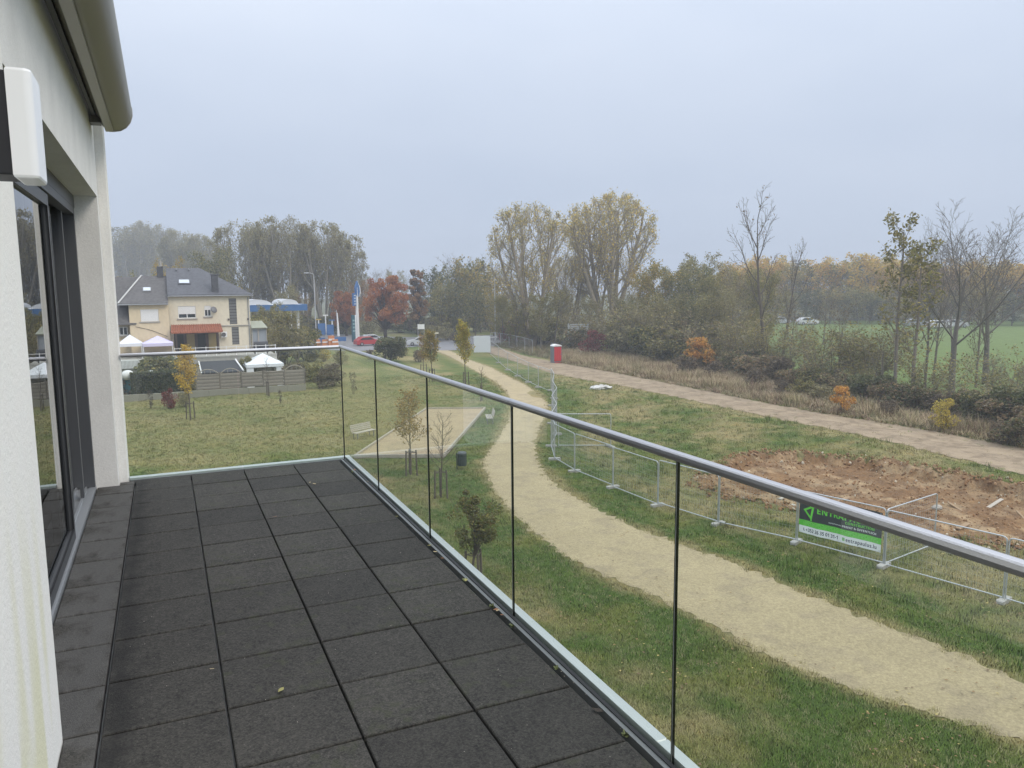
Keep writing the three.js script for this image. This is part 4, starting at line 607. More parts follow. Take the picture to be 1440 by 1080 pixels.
for (const [px, py, ty, v] of [[1110, 528, 425, 0], [1150, 540, 440, 2], [1178, 545, 412, 0], [1225, 550, 438, 2], [1420, 570, 480, 2], [1398, 575, 490, 0], [1080, 525, 440, 2], [1240, 560, 455, 0], [1205, 548, 445, 2], [1130, 535, 452, 0], [1165, 548, 470, 2], [1300, 572, 480, 2], [1440, 590, 500, 0]]) placeG(v ? 'scrub' : 'bare', 'young_tree', v ? 'straggling thin leaved young tree in the hedge before the meadow' : 'leafless young tree in the hedge before the meadow', 'tree', px, py, ty, { group: 'young trees in the field hedge', wide: 1.4 });
// bushes of the hedge and along the track
const gB = 'bushes along the dirt track';
const hedge = [[1045, 528, 488, 'bramble'], [1070, 535, 492, 'bramble'], [1095, 540, 498, 'drybush'], [1120, 548, 512, 'bramble'], [1150, 553, 515, 'darkbush'], [1175, 558, 520, 'bramble'], [1215, 566, 522, 'darkbush'], [1235, 570, 530, 'bramble'], [1265, 575, 535, 'bramble'], [1295, 580, 540, 'bramble'], [1325, 585, 548, 'drybush'], [1365, 592, 545, 'bramble'], [1390, 600, 548, 'darkbush'], [1415, 604, 545, 'bramble'], [1440, 610, 540, 'darkbush'], [1020, 522, 490, 'bush'], [995, 518, 478, 'bush'], [970, 515, 470, 'darkbush'], [945, 512, 462, 'bush'], [920, 508, 455, 'darkbush'], [895, 503, 452, 'bush'], [870, 500, 462, 'bush'], [850, 497, 470, 'bramble'], [812, 494, 460, 'bramble'], [760, 486, 440, 'bush'], [745, 484, 452, 'bush'], [800, 490, 470, 'drybush'], [1130, 560, 530, 'bush'], [1100, 556, 532, 'drybush'], [1062, 545, 515, 'drybush'], [1250, 586, 560, 'drybush'], [1155, 566, 538, 'bush'], [1410, 622, 590, 'drybush'], [1435, 628, 585, 'bramble'], [1460, 620, 560, 'bramble'], [965, 528, 498, 'drybush'], [1005, 532, 505, 'drybush']];
const sayB = { bramble: 'tangled brown bramble bush by the field hedge', drybush: 'dry straw brown bush by the dirt track', darkbush: 'dark green bush by the field hedge', bush: 'olive green bush on the wood edge beyond the track' };
for (const [px, py, ty, k] of hedge) placeG(k, k === 'bramble' ? 'bramble_bush' : 'bush', sayB[k], 'bush', px, py, ty, { group: gB, wide: 1.15 + 0.4 * R0() });
for (const [px, py, ty, v] of [[1036, 520, 440, 0], [1062, 524, 470, 1], [1090, 530, 490, 0], [1118, 540, 500, 1], [1145, 546, 505, 0], [1172, 552, 522, 1], [1205, 558, 508, 0], [1236, 564, 528, 1], [1290, 574, 540, 1], [1350, 584, 542, 1], [1380, 590, 548, 0], [1408, 596, 535, 1], [1436, 602, 520, 0], [1018, 516, 425, 1], [985, 508, 415, 0], [955, 504, 420, 1], [925, 500, 410, 0], [898, 496, 415, 1], [868, 492, 420, 0], [835, 490, 436, 1], [815, 488, 430, 0], [770, 482, 425, 1], [750, 480, 430, 0], [730, 478, 432, 1], [710, 476, 436, 0]]) placeG('scrub', 'scrub_thicket', px < 1030 ? 'twiggy thicket along the wood edge beyond the track' : 'twiggy thicket in the field hedge', 'bush', px, py, ty, { v, group: 'twiggy thickets beyond the track', wide: 1.3 + 0.3 * R0() });
{ const r = rng(321); for (let px = 150; px < 705; px += 15 + 8 * r()) { const k = ['bush', 'darkbush', 'drybush', 'scrub'][Math.floor(r() * 4)]; place(k, 'wood_edge_bush', { bush: 'olive bush under the trees behind the street', darkbush: 'dark green bush under the trees behind the street', drybush: 'brown bush under the trees behind the street', scrub: 'twiggy thicket under the trees behind the street' }[k], 'bush', px, 158 + 14 * r(), 440 + 12 * r(), { group: 'undergrowth bushes behind the street', wide: 1.3 + 0.5 * r() }); } }
for (const [px, d, ty, k] of [[365, 104, 440, 'bush'], [382, 100, 432, 'scrub'], [398, 102, 436, 'bush'], [415, 104, 446, 'scrub'], [428, 106, 456, 'darkbush'], [372, 98, 452, 'scrub']]) place(k, 'station_bush', 'tall olive bush screening the filling station columns', 'bush', px, d, ty, { group: 'bushes screening the filling station', wide: 0.9 });
placeG('orange', 'bush', 'bright orange bush in front of the dead tree', 'bush', 985, 521, 466, { wide: 1.2 });
placeG('orange', 'bush', 'small rust orange bush by the track below the slim alders', 'bush', 1185, 582, 536, {});
placeG('yellow', 'bush', 'small yellow bush in the hedge below the fan shaped tree', 'bush', 1328, 606, 556, { wide: 0.9 });
placeG('redbush', 'bush', 'round crimson bush right of the portable toilet', 'bush', 838, 500, 462, { wide: 1 });
placeG('redbush', 'bush', 'crimson bush on the wood edge behind the wire fence', 'bush', 722, 482, 447, { wide: 1.1 });
// dry grass beside the track
{
  const r = rng(66), list = [], Z = [...poly(trackU.slice(2, 12)), ...poly([[790, 492], [850, 497], [920, 507], [1000, 520], [1080, 540], [1200, 568], [1320, 588], [1440, 612]])];
  const xs = Z.map((p) => p[0]), zs = Z.map((p) => p[1]); let n = 0;
  while (n < 9000) { const x = lerp(Math.min(...xs), Math.max(...xs) + 8, r()), z = lerp(Math.min(...zs), Math.max(...zs), r()), d = sdist(Z, x, z); if (d < 0.1 * r()) continue; const b = fbm(x * 0.2, z * 0.2, 3); n++; const t = r(); list.push([x, -0.03, z, r() * 6.28, 0.8 + 0.7 * r(), (0.55 + 0.9 * Math.max(0, b + 0.35)) * (d < 0.8 ? 0.55 : 1), t < 0.6 ? mulc([0.43, 0.34, 0.20], 0.6 + 0.6 * r()) : t < 0.82 ? mulc([0.20, 0.20, 0.08], 0.7 + 0.5 * r()) : mulc([0.25, 0.15, 0.11], 0.7 + 0.5 * r())]); }
  scatter('dry_grass', 'tall dry straw coloured grass along the far side of the dirt track', 'grass', tuft(16, 0.75, 0.3, rng(6), 0.012), M(0xffffff, 0.9), list);
  const l2 = []; for (let k = 0; k < 26000; k++) { const x = lerp(20, 95, r()), z = lerp(-120, -20, r()), b = beyondTrack(x, z); if (b < 1 || b > 45 || sdist(Z, x, z) > 0 || sdist(MEADOW, x, z) > 0) continue; const t = r(); l2.push([x, -0.03, z, r() * 6.28, 0.9 + r(), 0.25 + 0.5 * r(), t < 0.5 ? mulc([0.23, 0.175, 0.09], 0.6 + 0.7 * r()) : mulc([0.14, 0.145, 0.055], 0.6 + 0.7 * r())]); }
  scatter('undergrowth', 'low brown and olive undergrowth beneath the hedge and the wood', 'undergrowth', tuft(16, 0.75, 0.4, rng(8), 0.014), M(0xffffff, 0.9), l2);
}
// ---------- temporary site fence ----------
const mGalv = M([0.50, 0.52, 0.53], 0.42, { metalness: 0.5 }), mFoot = M([0.42, 0.41, 0.385], 0.9, { map: T.stucco, bumpMap: fineNoise, bumpScale: 0.005 }), mWire = M([0.40, 0.42, 0.43], 0.45, { metalness: 0.5 });
const PW = 3.42, PH = 1.95; let panel0, foot0, blk;
function fencePanel(a, b, label, ph = PH) { // panel from foot a to foot b
  if (!panel0) {
    panel0 = new THREE.Group(); const y0 = 0.12, y1 = y0 + PH, r = 0.024, c = 0.12, T_ = tube;
    const rail = [V(-PW / 2, y0, 0)];
    panel0.userData.pieces = [
      ['upright', [bar(V(-PW / 2, 0.05, 0), V(-PW / 2, y1 - c, 0), r, r, 8)], mGalv], ['upright', [bar(V(PW / 2, 0.05, 0), V(PW / 2, y1 - c, 0), r, r, 8)], mGalv],
      ['top_rail', [bar(V(-PW / 2 + c, y1, 0), V(PW / 2 - c, y1, 0), r, r, 8), T_([V(-PW / 2, y1 - c, 0), V(-PW / 2 + 0.035, y1 - 0.035, 0), V(-PW / 2 + c, y1, 0)], r, 8, 8), T_([V(PW / 2, y1 - c, 0), V(PW / 2 - 0.035, y1 - 0.035, 0), V(PW / 2 - c, y1, 0)], r, 8, 8)], mGalv],
      ['bottom_rail', [bar(V(-PW / 2, y0 + 0.03, 0), V(PW / 2, y0 + 0.03, 0), r, r, 8)], mGalv],
    ].map(([n, g, m]) => [n, merged(g), m]);
    const w = []; for (let k = 1; k < 24; k++) { const x = -PW / 2 + k * PW / 24; w.push(bx(0.0038, PH - 0.06, 0.0038, x, (y0 + y1) / 2, 0)); } for (let k = 1; k < 8; k++) w.push(bx(PW - 0.04, 0.004, 0.004, 0, y0 + 0.03 + k * (PH - 0.05) / 8, 0.003));
    panel0.userData.wire = merged(w);
  }
  const mid = a.clone().add(b).multiplyScalar(0.5), d = b.clone().sub(a), t = thing('site_fence', label, 'fence', [mid.x, hgt(mid.x, mid.z), mid.z], Math.atan2(-d.z, d.x), 'temporary site fence panels');
  t.scale.set((Math.hypot(d.x, d.z) - 0.06) / PW, 1, 1);
  for (const [n, g, m] of panel0.userData.pieces) part(n, g, m, t);
  const w = part('wire_mesh', panel0.userData.wire, mWire, t); w.userData.kind = 'stuff';
  return t;
}
function fenceFoot(p, turn, label) {
  const o = thing('ballast_block', label, 'ballast block', [p.x, hgt(p.x, p.z), p.z], turn, 'concrete feet of the site fence');
  blk ??= merged([cbox(-0.11, 0.11, 0, 0.13, -0.34, 0.34, 0.03)]); part('block', blk, mFoot, o);
  foot0 ??= merged([bar(V(-0.035, 0.13, 0), V(-0.035, 0.19, 0), 0.028, 0.028, 8)]); part('socket', foot0, mGalv, o);
}
{
  const near = [[1600, 900], [1412, 843], [1243, 795], [1120, 762], [1010, 737], [925, 710], [862, 685], [808, 663], [780, 646]].map(([x, y]) => G(x, y));
  const far = [[775, 628], [783, 611], [776, 596], [783, 583], [777, 571], [779, 561], [775, 552], [757, 545], [743, 538], [728, 529], [714, 520], [701, 509], [690, 499]].map(([x, y]) => G(x, y));
  const nm = ['galvanised wire fence panel right of the green banner, past the side panel', 'galvanised wire fence panel just right of the green banner', 'galvanised wire fence panel carrying the green company banner', 'galvanised wire fence panel just left of the green banner'];
  for (let k = 0; k + 1 < near.length; k++) fencePanel(near[k], near[k + 1], nm[k] ?? 'galvanised wire fence panel curving along the gravel path');
  for (let k = 0; k + 1 < near.length; k++) { const d = near[k + 1].clone().sub(near[k]); if (k) fenceFoot(near[k], Math.atan2(-d.z, d.x), 'pale concrete foot block under two joined fence panels beside the path'); }
  let prev = near[near.length - 1]; for (const p of far) { fencePanel(prev, p, 'galvanised wire fence panel in the crooked row towards the street'); const d = p.clone().sub(prev); fenceFoot(prev, Math.atan2(-d.z, d.x) + 0.1, 'pale concrete foot block under the crooked row of fence panels'); prev = p; }
  const q = G(1322, 764), a = near[2]; fencePanel(a, a.clone().add(q.clone().sub(a).setLength(3.45)), 'galvanised side panel running from the banner corner to the pit');
  const e = a.clone().add(q.clone().sub(a).setLength(3.45)); fenceFoot(e, 0.4, 'pale concrete foot block at the pit end of the side panel');
  const c1 = G(785, 628), c2 = G(858, 628); fencePanel(c1, c1.clone().add(c2.clone().sub(c1).setLength(3.2)), 'galvanised panel standing crosswise on the grass behind the crooked row');
  fenceFoot(c2, 0.2, 'pale concrete foot block under the crosswise panel on the grass');
  // a darker, older fence by the wood
  const old = [[690, 492], [704, 494], [716, 496], [727, 499], [738, 502], [749, 506]].map(([x, y]) => G(x, y - 8));
  for (let k = 0; k + 1 < old.length; k++) fencePanel(old[k], old[k + 1], 'grey wire fence panel along the wood edge near the street');
  // banner on the third panel
  const cv = document.createElement('canvas'); cv.width = 1024; cv.height = 512; const c = cv.getContext('2d');
  c.fillStyle = '#3c4144'; c.fillRect(0, 0, 1024, 512); c.fillStyle = '#5fc53f'; c.fillRect(0, 330, 1024, 82); c.fillStyle = '#eef1f2'; c.fillRect(0, 410, 1024, 102);
  c.strokeStyle = '#6fd84a'; c.lineWidth = 26; c.lineJoin = 'miter'; c.beginPath(); c.moveTo(70, 190); c.lineTo(185, 120); c.lineTo(160, 290); c.closePath(); c.stroke(); c.lineWidth = 20; c.beginPath(); c.moveTo(185, 120); c.lineTo(205, 118); c.moveTo(158, 270); c.lineTo(162, 325); c.stroke();
  c.fillStyle = '#6fd84a'; c.font = 'bold 118px sans-serif'; c.fillText('ENTRAPAULUS', 225, 208, 760);
  c.font = 'bold 46px sans-serif'; c.fillText('CONSTRUCTION', 590, 256, 375);
  c.fillStyle = '#e6eaea'; c.font = 'bold 38px sans-serif'; c.fillText('PRIVAT & ÖFFENTLECH', 555, 304, 410); c.fillStyle = '#c7cccc'; for (let k = 0; k < 15; k++) c.fillRect(385 + k * 11, 284 + (k % 3), 7, 15 - (k % 4));
  c.fillStyle = '#a6e58f'; for (let row = 0; row < 4; row++) for (let k = 0; k < 62; k++) if ((k * 7 + row * 5) % 9) c.fillRect(60 + k * 15, 342 + row * 17, 9 + (k * 3) % 5, 5);
  c.fillStyle = '#2f3b4a'; c.font = 'bold 66px sans-serif'; c.fillText('+352 26 35 01 31-1', 92, 484, 420); c.fillText('entrapaulus.lu', 605, 484, 370); c.fillStyle = '#5a6470'; c.fillRect(62, 440, 10, 36); c.fillRect(62, 470, 22, 8); c.fillStyle = '#58b53c'; c.fillRect(560, 440, 32, 42); c.fillStyle = '#eef1f2'; for (let k = 0; k < 3; k++) c.fillRect(564, 449 + k * 11, 24, 3);
  const t = new THREE.CanvasTexture(cv); t.colorSpace = THREE.SRGBColorSpace; t.magFilter = THREE.LinearFilter;
  const A = near[3], B = near[2], w = A.distanceTo(B) - 0.2, h = 1.42, g = new THREE.PlaneGeometry(w, h, 28, 10), p = g.attributes.position; for (let i = 0; i < p.count; i++) { const x = p.getX(i), y = p.getY(i); p.setZ(i, 0.02 * Math.sin(x * 5.2 + y) + 0.012 * Math.sin(x * 11 + y * 5)); } g.computeVertexNormals();
  const bn = thing('banner', 'green, grey and white construction company banner tied to a fence panel', 'banner', [(A.x + B.x) / 2, hgt(A.x, A.z) + 0.5 + h / 2, (A.z + B.z) / 2]); const d = B.clone().sub(A); bn.rotation.y = Math.atan2(-d.z, d.x); const nrm = V(0, 0, 1).applyAxisAngle(V(0, 1, 0), bn.rotation.y), toEye = EYE.clone().sub(bn.position).setY(0).normalize(); bn.position.addScaledVector(nrm, 0.06 * Math.sign(nrm.dot(toEye))); if (nrm.dot(toEye) < 0) bn.rotation.y += Math.PI;
  part('sheet', g, new THREE.MeshStandardMaterial({ map: t, roughness: 0.55, side: THREE.DoubleSide }), bn);
  for (const [x, y] of [[-1, 1], [1, 1], [-1, -1], [1, -1], [0, 1], [0, -1]]) part('eyelet', [new THREE.TorusGeometry(0.022, 0.006, 4, 10).translate(x * (w / 2 - 0.05), y * (h / 2 - 0.05), 0.03)], mGalv, bn);
}
// ---------- portable toilet ----------
{
  const p = G(782, 510), to = EYE.clone().sub(p), t = thing('portable_toilet', 'red portable toilet with grey side and white roof beside the dirt track', 'toilet', [p.x, 0.02, p.z], Math.atan2(to.x, to.z) + 0.42);
  const mR = M([0.50, 0.035, 0.04], 0.45, { bumpMap: softNoise, bumpScale: 0.004 }), mG = M([0.16, 0.18, 0.195], 0.5), mWt = M([0.78, 0.79, 0.79], 0.5), W = 1.1, D = 1.1, Hh = 2.08;
  part('base', [cbox(-W / 2, W / 2, 0, 0.16, -D / 2, D / 2, 0.02)], mG, t);
  part('side_panel', [cbox(-W / 2, -W / 2 + 0.06, 0.162, Hh, -D / 2, D / 2, 0.015)], mG, t); part('side_panel', [cbox(W / 2 - 0.06, W / 2, 0.162, Hh, -D / 2, D / 2, 0.015)], mG, t); part('back_panel', [box(-W / 2 + 0.062, W / 2 - 0.062, 0.162, Hh, -D / 2, -D / 2 + 0.05)], mG, t);
  const f = part('door', [cbox(-W / 2 + 0.065, W / 2 - 0.065, 0.2, Hh - 0.05, D / 2 - 0.07, D / 2 - 0.01, 0.015), ...[-0.28, 0.02, 0.3].map((x) => cbox(x - 0.08, x + 0.08, 0.35, Hh - 0.25, D / 2 - 0.011, D / 2 + 0.012, 0.01))], mR, t); part('handle', [cbox(0.33, 0.39, 1.0, 1.16, D / 2 + 0.013, D / 2 + 0.05, 0.008)], mG, f);
  const pr = []; for (let k = 0; k <= 10; k++) { const a = Math.PI * k / 10; pr.push([0.58 * Math.cos(a), 0.24 * Math.sin(a)]); } part('roof', prism(pr, 1.16).translate(0, Hh + 0.005, -0.58), mWt, t); part('vent_pipe', [bar(V(-0.4, Hh + 0.1, -0.4), V(-0.4, Hh + 0.45, -0.4), 0.05, 0.05, 8)], mG, t);
  const fp = part('step', [cbox(-0.4, 0.4, 0, 0.07, D / 2 + 0.002, D / 2 + 0.2, 0.01)], mR, t);
}
// ---------- rubble sacks on the grass ----------
{
  const p = G(838, 547); [[0, 0, 0.55, [0.55, 0.55, 0.52]], [0.75, 0.1, 0.6, [0.46, 0.45, 0.42]], [0.3, 0.45, 0.45, [0.2, 0.2, 0.21]], [1.2, -0.1, 0.4, [0.6, 0.59, 0.55]]].forEach(([x, z, s, c], i) => { const g = new THREE.IcosahedronGeometry(s, 3), q = g.attributes.position; for (let k = 0; k < q.count; k++) { const f = 1 + 0.28 * n3(q.getX(k) * 2.3 + i * 7, q.getY(k) * 2.3, q.getZ(k) * 2.3) + 0.1 * n3(q.getX(k) * 6, q.getY(k) * 6 + i, q.getZ(k) * 6); q.setXYZ(k, q.getX(k) * f, q.getY(k) * f * 0.45, q.getZ(k) * f); } g.computeVertexNormals(); const o = one('rubble_sack', g, M(c, 0.8), [ 'pale slumped sack at the left end of the rubbish heap on the grass', 'grey slumped sack in the middle of the rubbish heap on the grass', 'dark sack at the back of the rubbish heap on the grass', 'small whitish sack at the right end of the rubbish heap on the grass'][i], 'sack', 'rubbish heap beside the track'); o.position.set(p.x + x, hgt(p.x, p.z) + 0.12, p.z - z); });
}
// ---------- benches and bin ----------
{
  const mSlat = M([0.47, 0.45, 0.41], 0.8, { map: T.wood }), mLeg = M([0.20, 0.21, 0.21], 0.5, { metalness: 0.4 }); const slatG = merged([cbox(-0.9, 0.9, -0.02, 0.02, -0.045, 0.045, 0.008)]);
  const bench = (px, py, turn, label) => { const p = G(px, py), t = thing('park_bench', label, 'bench', [p.x, hgt(p.x, p.z), p.z], turn, 'park benches round the court'); for (let k = 0; k < 4; k++) { const s = part('seat_slat', slatG, mSlat, t); s.position.set(0, 0.45, -0.16 + k * 0.115); } for (let k = 0; k < 4; k++) { const s = part('back_slat', slatG, mSlat, t); s.rotation.x = Math.PI / 2 - 0.22; s.position.set(0, 0.56 + k * 0.11, -0.26 - k * 0.028); } for (const x of [-0.72, 0.72]) { part('leg', [cbox(x - 0.03, x + 0.03, -0.05, 0.428, 0.13, 0.19, 0.006)], mLeg, t); part('leg', [bar(V(x, -0.05, -0.2), V(x, 0.42, -0.22), 0.03), bar(V(x, 0.42, -0.24), V(x, 0.95, -0.40), 0.025)], mLeg, t); part('seat_bearer', [cbox(x - 0.025, x + 0.025, 0.39, 0.427, -0.24, 0.125, 0.005)], mLeg, t); } };
  bench(512, 615, 0.55, 'pale slatted park bench on the lawn left of the gravel court'); bench(688, 593, -1.9, 'pale slatted park bench between the gravel court and the path');
  const p = G(650, 659), t = thing('litter_bin', 'dark green round litter bin standing by the gravel path', 'bin', [p.x, hgt(p.x, p.z), p.z], 0.3); const mB = M([0.035, 0.055, 0.05], 0.45, { metalness: 0.2 });
  const lat = []; part('body', [new THREE.CylinderGeometry(0.24, 0.23, 0.66, 20).translate(0, 0.55, 0), ...Array.from({ length: 14 }, (_, k) => { const a = k / 14 * 6.283; return bx(0.03, 0.6, 0.012, 0, 0, 0.24).rotateY(a).translate(0, 0.55, 0); })], mB, t); part('lid', [new THREE.CylinderGeometry(0.2, 0.255, 0.07, 20).translate(0, 0.925, 0)], M([0.07, 0.085, 0.085], 0.4), t); part('post', [bar(V(-0.2, -0.1, -0.2), V(-0.2, 0.9, -0.2), 0.03, 0.03, 8)], mB, t);
}
// ---------- young staked trees on the lawn ----------
{
  const sap = (pal, per, seed, o = {}) => grow({ h: 4.2, r: 0.045, n: [14, 7], t0: [0.36, 0.2], len: [0.32, 0.45], ang: [0.8, 0.6], trop: [0.01, 0.1, 0.05], jit: [0.06, 0.2, 0.3], shape: (t, lv) => lv ? 1 - 0.4 * t : 1.15 - 0.75 * t, bark: [0.14, 0.11, 0.085], tip: 0.006, rr: [0.35, 0.5], leaf: per ? { pal, size: 0.062, per, spread: 0.34, from: 1, ...o.leaf } : null, ...o }, seed);
  protos.sapGold = [sap([[0.62, 0.42, 0.06], [0.55, 0.38, 0.07], [0.66, 0.47, 0.1]], 5, 601)]; protos.sapGreen = [sap([[0.46, 0.38, 0.06], [0.38, 0.34, 0.06], [0.28, 0.27, 0.06], [0.54, 0.4, 0.07]], 7, 602, { n: [18, 7] }), sap([...YGREEN, ...GOLD], 7, 603, { n: [18, 7] })];
  protos.sapBare = [sap(BROWN, 0, 604, { n: [22, 8], ang: [0.95, 0.6] })]; protos.sapBrown = [sap([[0.36, 0.24, 0.09], [0.3, 0.21, 0.09], [0.42, 0.29, 0.11]], 2.3, 605, { n: [20, 8] })]; protos.sapOak = [clumpy({ w: 1.5, h: 3.6, y0: 1.0, lobes: 26, n: 4200, size: 0.045, pal: [[0.17, 0.19, 0.045], [0.22, 0.21, 0.055], [0.15, 0.175, 0.04], [0.26, 0.19, 0.06], [0.19, 0.185, 0.05]], trunk: 0.035, lobe: 0.17, twigs: 4, prof: (t) => [0.75, 0.95, 0.45, 1.15, 0.6, 0.5, 0.35][Math.min(6, Math.floor(t * 7))], bark: [0.12, 0.095, 0.07] }, 606)];
  const mSt = M([0.13, 0.11, 0.09], 0.9, { map: T.wood });
  const stake = (px, py, topY, kind, label, o = {}) => {
    const t = placeG(kind, 'staked_sapling', label, 'sapling', px, py, topY, o), k = 1 / t.scale.x, ky = 1 / t.scale.y, hs = (o.sh ?? 1.35) * ky;
    const pts = (o.n ?? 3) === 3 ? [0, 2.1, 4.2] : [0, 3.14];
    const tops = pts.map((a) => { const A = V(Math.cos(a) * 0.34 * k, -0.1, Math.sin(a) * 0.34 * k), B = V(Math.cos(a) * 0.30 * k, hs, Math.sin(a) * 0.30 * k); part('stake', [bar(A, B, 0.045 * k, 0.042 * k, 7)], mSt, t); return B; });
    tops.forEach((B, i) => { const C = tops[(i + 1) % tops.length]; if (tops.length > 2 || !i) part('crossbar', [bar(B.clone().setY(hs - 0.12 * ky), C.clone().setY(hs - 0.12 * ky), 0.022 * k, 0.022 * k, 6)], mSt, t); });
    return t;
  };
  stake(268, 588, 480, 'sapGold', 'staked sapling with bright yellow leaves before the clipped hedge', { wide: 1.05 });
  stake(377, 556, 500, 'sapBare', 'bare staked sapling in front of the white garden tent', { n: 2, wide: 0.8 });
  stake(608, 536, 460, 'sapGreen', 'yellow green staked sapling at the far end of the court', { v: 1 }); stake(596, 528, 466, 'sapBrown', 'brownish staked sapling behind the yellow green one', { n: 2 });
  stake(655, 541, 446, 'sapGreen', 'yellow green staked sapling where the path bends to the street', { v: 0, wide: 0.85 });
  stake(677, 563, 515, 'sapBare', 'small bare staked sapling by the bend of the path', { n: 2 });
  stake(578, 666, 540, 'sapBrown', 'staked sapling with thin brown leaves at the corner of the court', { wide: 1.15 });
  stake(620, 697, 575, 'sapBare', 'bare staked sapling beside the litter bin', { wide: 1.1 });
  stake(668, 812, 668, 'sapOak', 'bushy brown green staked sapling close below the balcony', { sh: 1.0, turn: 2.6, wide: 1.25 });
  stake(240, 548, 520, 'sapBrown', 'short brownish staked sapling before the clipped hedge', { n: 2, sh: 0.9, wide: 1.4 });
  const sh = [[176, 560, 528, 'drybush', 'rust brown shrub at the left end of the clipped hedge'], [212, 573, 545, 'twiggy', 'small brown twiggy shrub before the clipped hedge'], [238, 573, 543, 'redbush', 'small dark red shrub before the clipped hedge'], [260, 570, 548, 'bush', 'small green shrub beside the yellow sapling'], [394, 566, 546, 'twiggy', 'small twiggy shrub before the arched fence'], [455, 545, 518, 'drybush', 'tan dry shrub right of the arched fence'], [468, 542, 508, 'drybush', 'taller tan shrub behind the balcony corner'], [497, 553, 520, 'twiggy', 'round grey shrub alone on the lawn'], [440, 535, 505, 'bush', 'olive shrub at the corner of the arched fence'], [545, 508, 470, 'darkbush', 'dark green bush beside the red car'], [560, 500, 478, 'bush', 'olive bush right of the red car'], [590, 508, 490, 'drybush', 'dry grassy bush at the foot of the far lawn'], [480, 512, 492, 'bush', 'olive bush behind the balcony corner rail'], [520, 505, 490, 'drybush', 'dry brown bush below the red car'], [455, 508, 488, 'yellow', 'yellowing bush beside the garden wall'], [440, 508, 490, 'bush', 'green bush right of the terrace'], [610, 480, 455, 'bush', 'pale green bush behind the small white sign'], [630, 478, 452, 'bush', 'pale green bush left of the bend in the street'], [640, 482, 466, 'drybush', 'brown bush by the street bend']];
  for (const [px, py, ty, k, l] of sh) placeG(k, 'shrub', l, 'bush', px, py, ty, { wide: ['twiggy', 'redbush'].includes(k) ? 0.7 : py > 560 ? 0.9 : 1.3 });
}
// ---------- the houses behind the garden fence ----------


const hull = (pts) => { const g = new ConvexGeometry(pts.map((p) => V(...p))); return g; };
function wallWith(x0, x1, y0, y1, holes, depth, z) { // a wall slab facing +z with openings
  const s = new THREE.Shape(); s.moveTo(x0, y0); s.lineTo(x1, y0); s.lineTo(x1, y1); s.lineTo(x0, y1); s.closePath();
  for (const [a, b, c, d] of holes) { const h = new THREE.Path(); h.moveTo(a, c); h.lineTo(a, d); h.lineTo(b, d); h.lineTo(b, c); h.closePath(); s.holes.push(h); }
  return new THREE.ExtrudeGeometry(s, { depth, bevelEnabled: false }).translate(0, 0, z - depth);
}
const mCream = M([0.74, 0.68, 0.54], 0.9, { map: T.stucco }), mYellowWall = M([0.70, 0.59, 0.41], 0.9, { map: T.stucco }), mSlate = M([0.085, 0.088, 0.097], 0.6, { map: T.slate }), mSlateOld = M([0.11, 0.105, 0.10], 0.7, { map: T.slate }), mWhite = M([0.78, 0.78, 0.76], 0.6), mDarkGlass = M([0.03, 0.035, 0.04], 0.1), mStone = M([0.40, 0.38, 0.34], 0.9, { map: T.stucco }), mBrownFrame = M([0.07, 0.05, 0.04], 0.6), mTerracotta = M([0.36, 0.13, 0.07], 0.8, { map: T.slate }), mZinc = M([0.3, 0.31, 0.32], 0.5, { metalness: 0.4 });
const hz = -86, X = (px, z = hz) => PZ(px, 450, z).x, Y = (py, z = hz, px = 290) => PZ(px, py, z).y;
const TER = 3.0;
function windowIn(parent, x0, x1, y0, y1, z, shutter) { // frame, panes and a roller shutter let down by a share
  const f = 0.07, w = part('window', [box(x0, x0 + f, y0, y1, z - 0.16, z - 0.08), box(x1 - f, x1, y0, y1, z - 0.16, z - 0.08), box(x0 + f, x1 - f, y0, y0 + f, z - 0.16, z - 0.08), box(x0 + f, x1 - f, y1 - f, y1, z - 0.16, z - 0.08), box((x0 + x1) / 2 - 0.04, (x0 + x1) / 2 + 0.04, y0 + f, y1 - f, z - 0.16, z - 0.08)], mWhite, parent);
  const m = (x0 + x1) / 2; part('glass', [box(x0 + f, m - 0.04, y0 + f, y1 - f, z - 0.13, z - 0.11)], mDarkGlass, w); part('glass', [box(m + 0.04, x1 - f, y0 + f, y1 - f, z - 0.13, z - 0.11)], mDarkGlass, w);
  if (shutter) { const yb = y1 - (y1 - y0) * shutter, n = Math.max(3, Math.round((y1 - yb) / 0.12)), gs = []; for (let k = 0; k < n; k++) gs.push(cbox(x0 + 0.01, x1 - 0.01, lerp(yb, y1, k / n) + 0.004, lerp(yb, y1, (k + 1) / n), z - 0.075, z - 0.05, 0.008)); const s = part('roller_shutter', gs, mWhite, w); s.userData.kind = 'stuff'; }
  part('sill', [cbox(x0 - 0.12, x1 + 0.12, y0 - 0.14, y0 - 0.002, z - 0.16, z + 0.1, 0.02)], mStone, parent); return w;
}
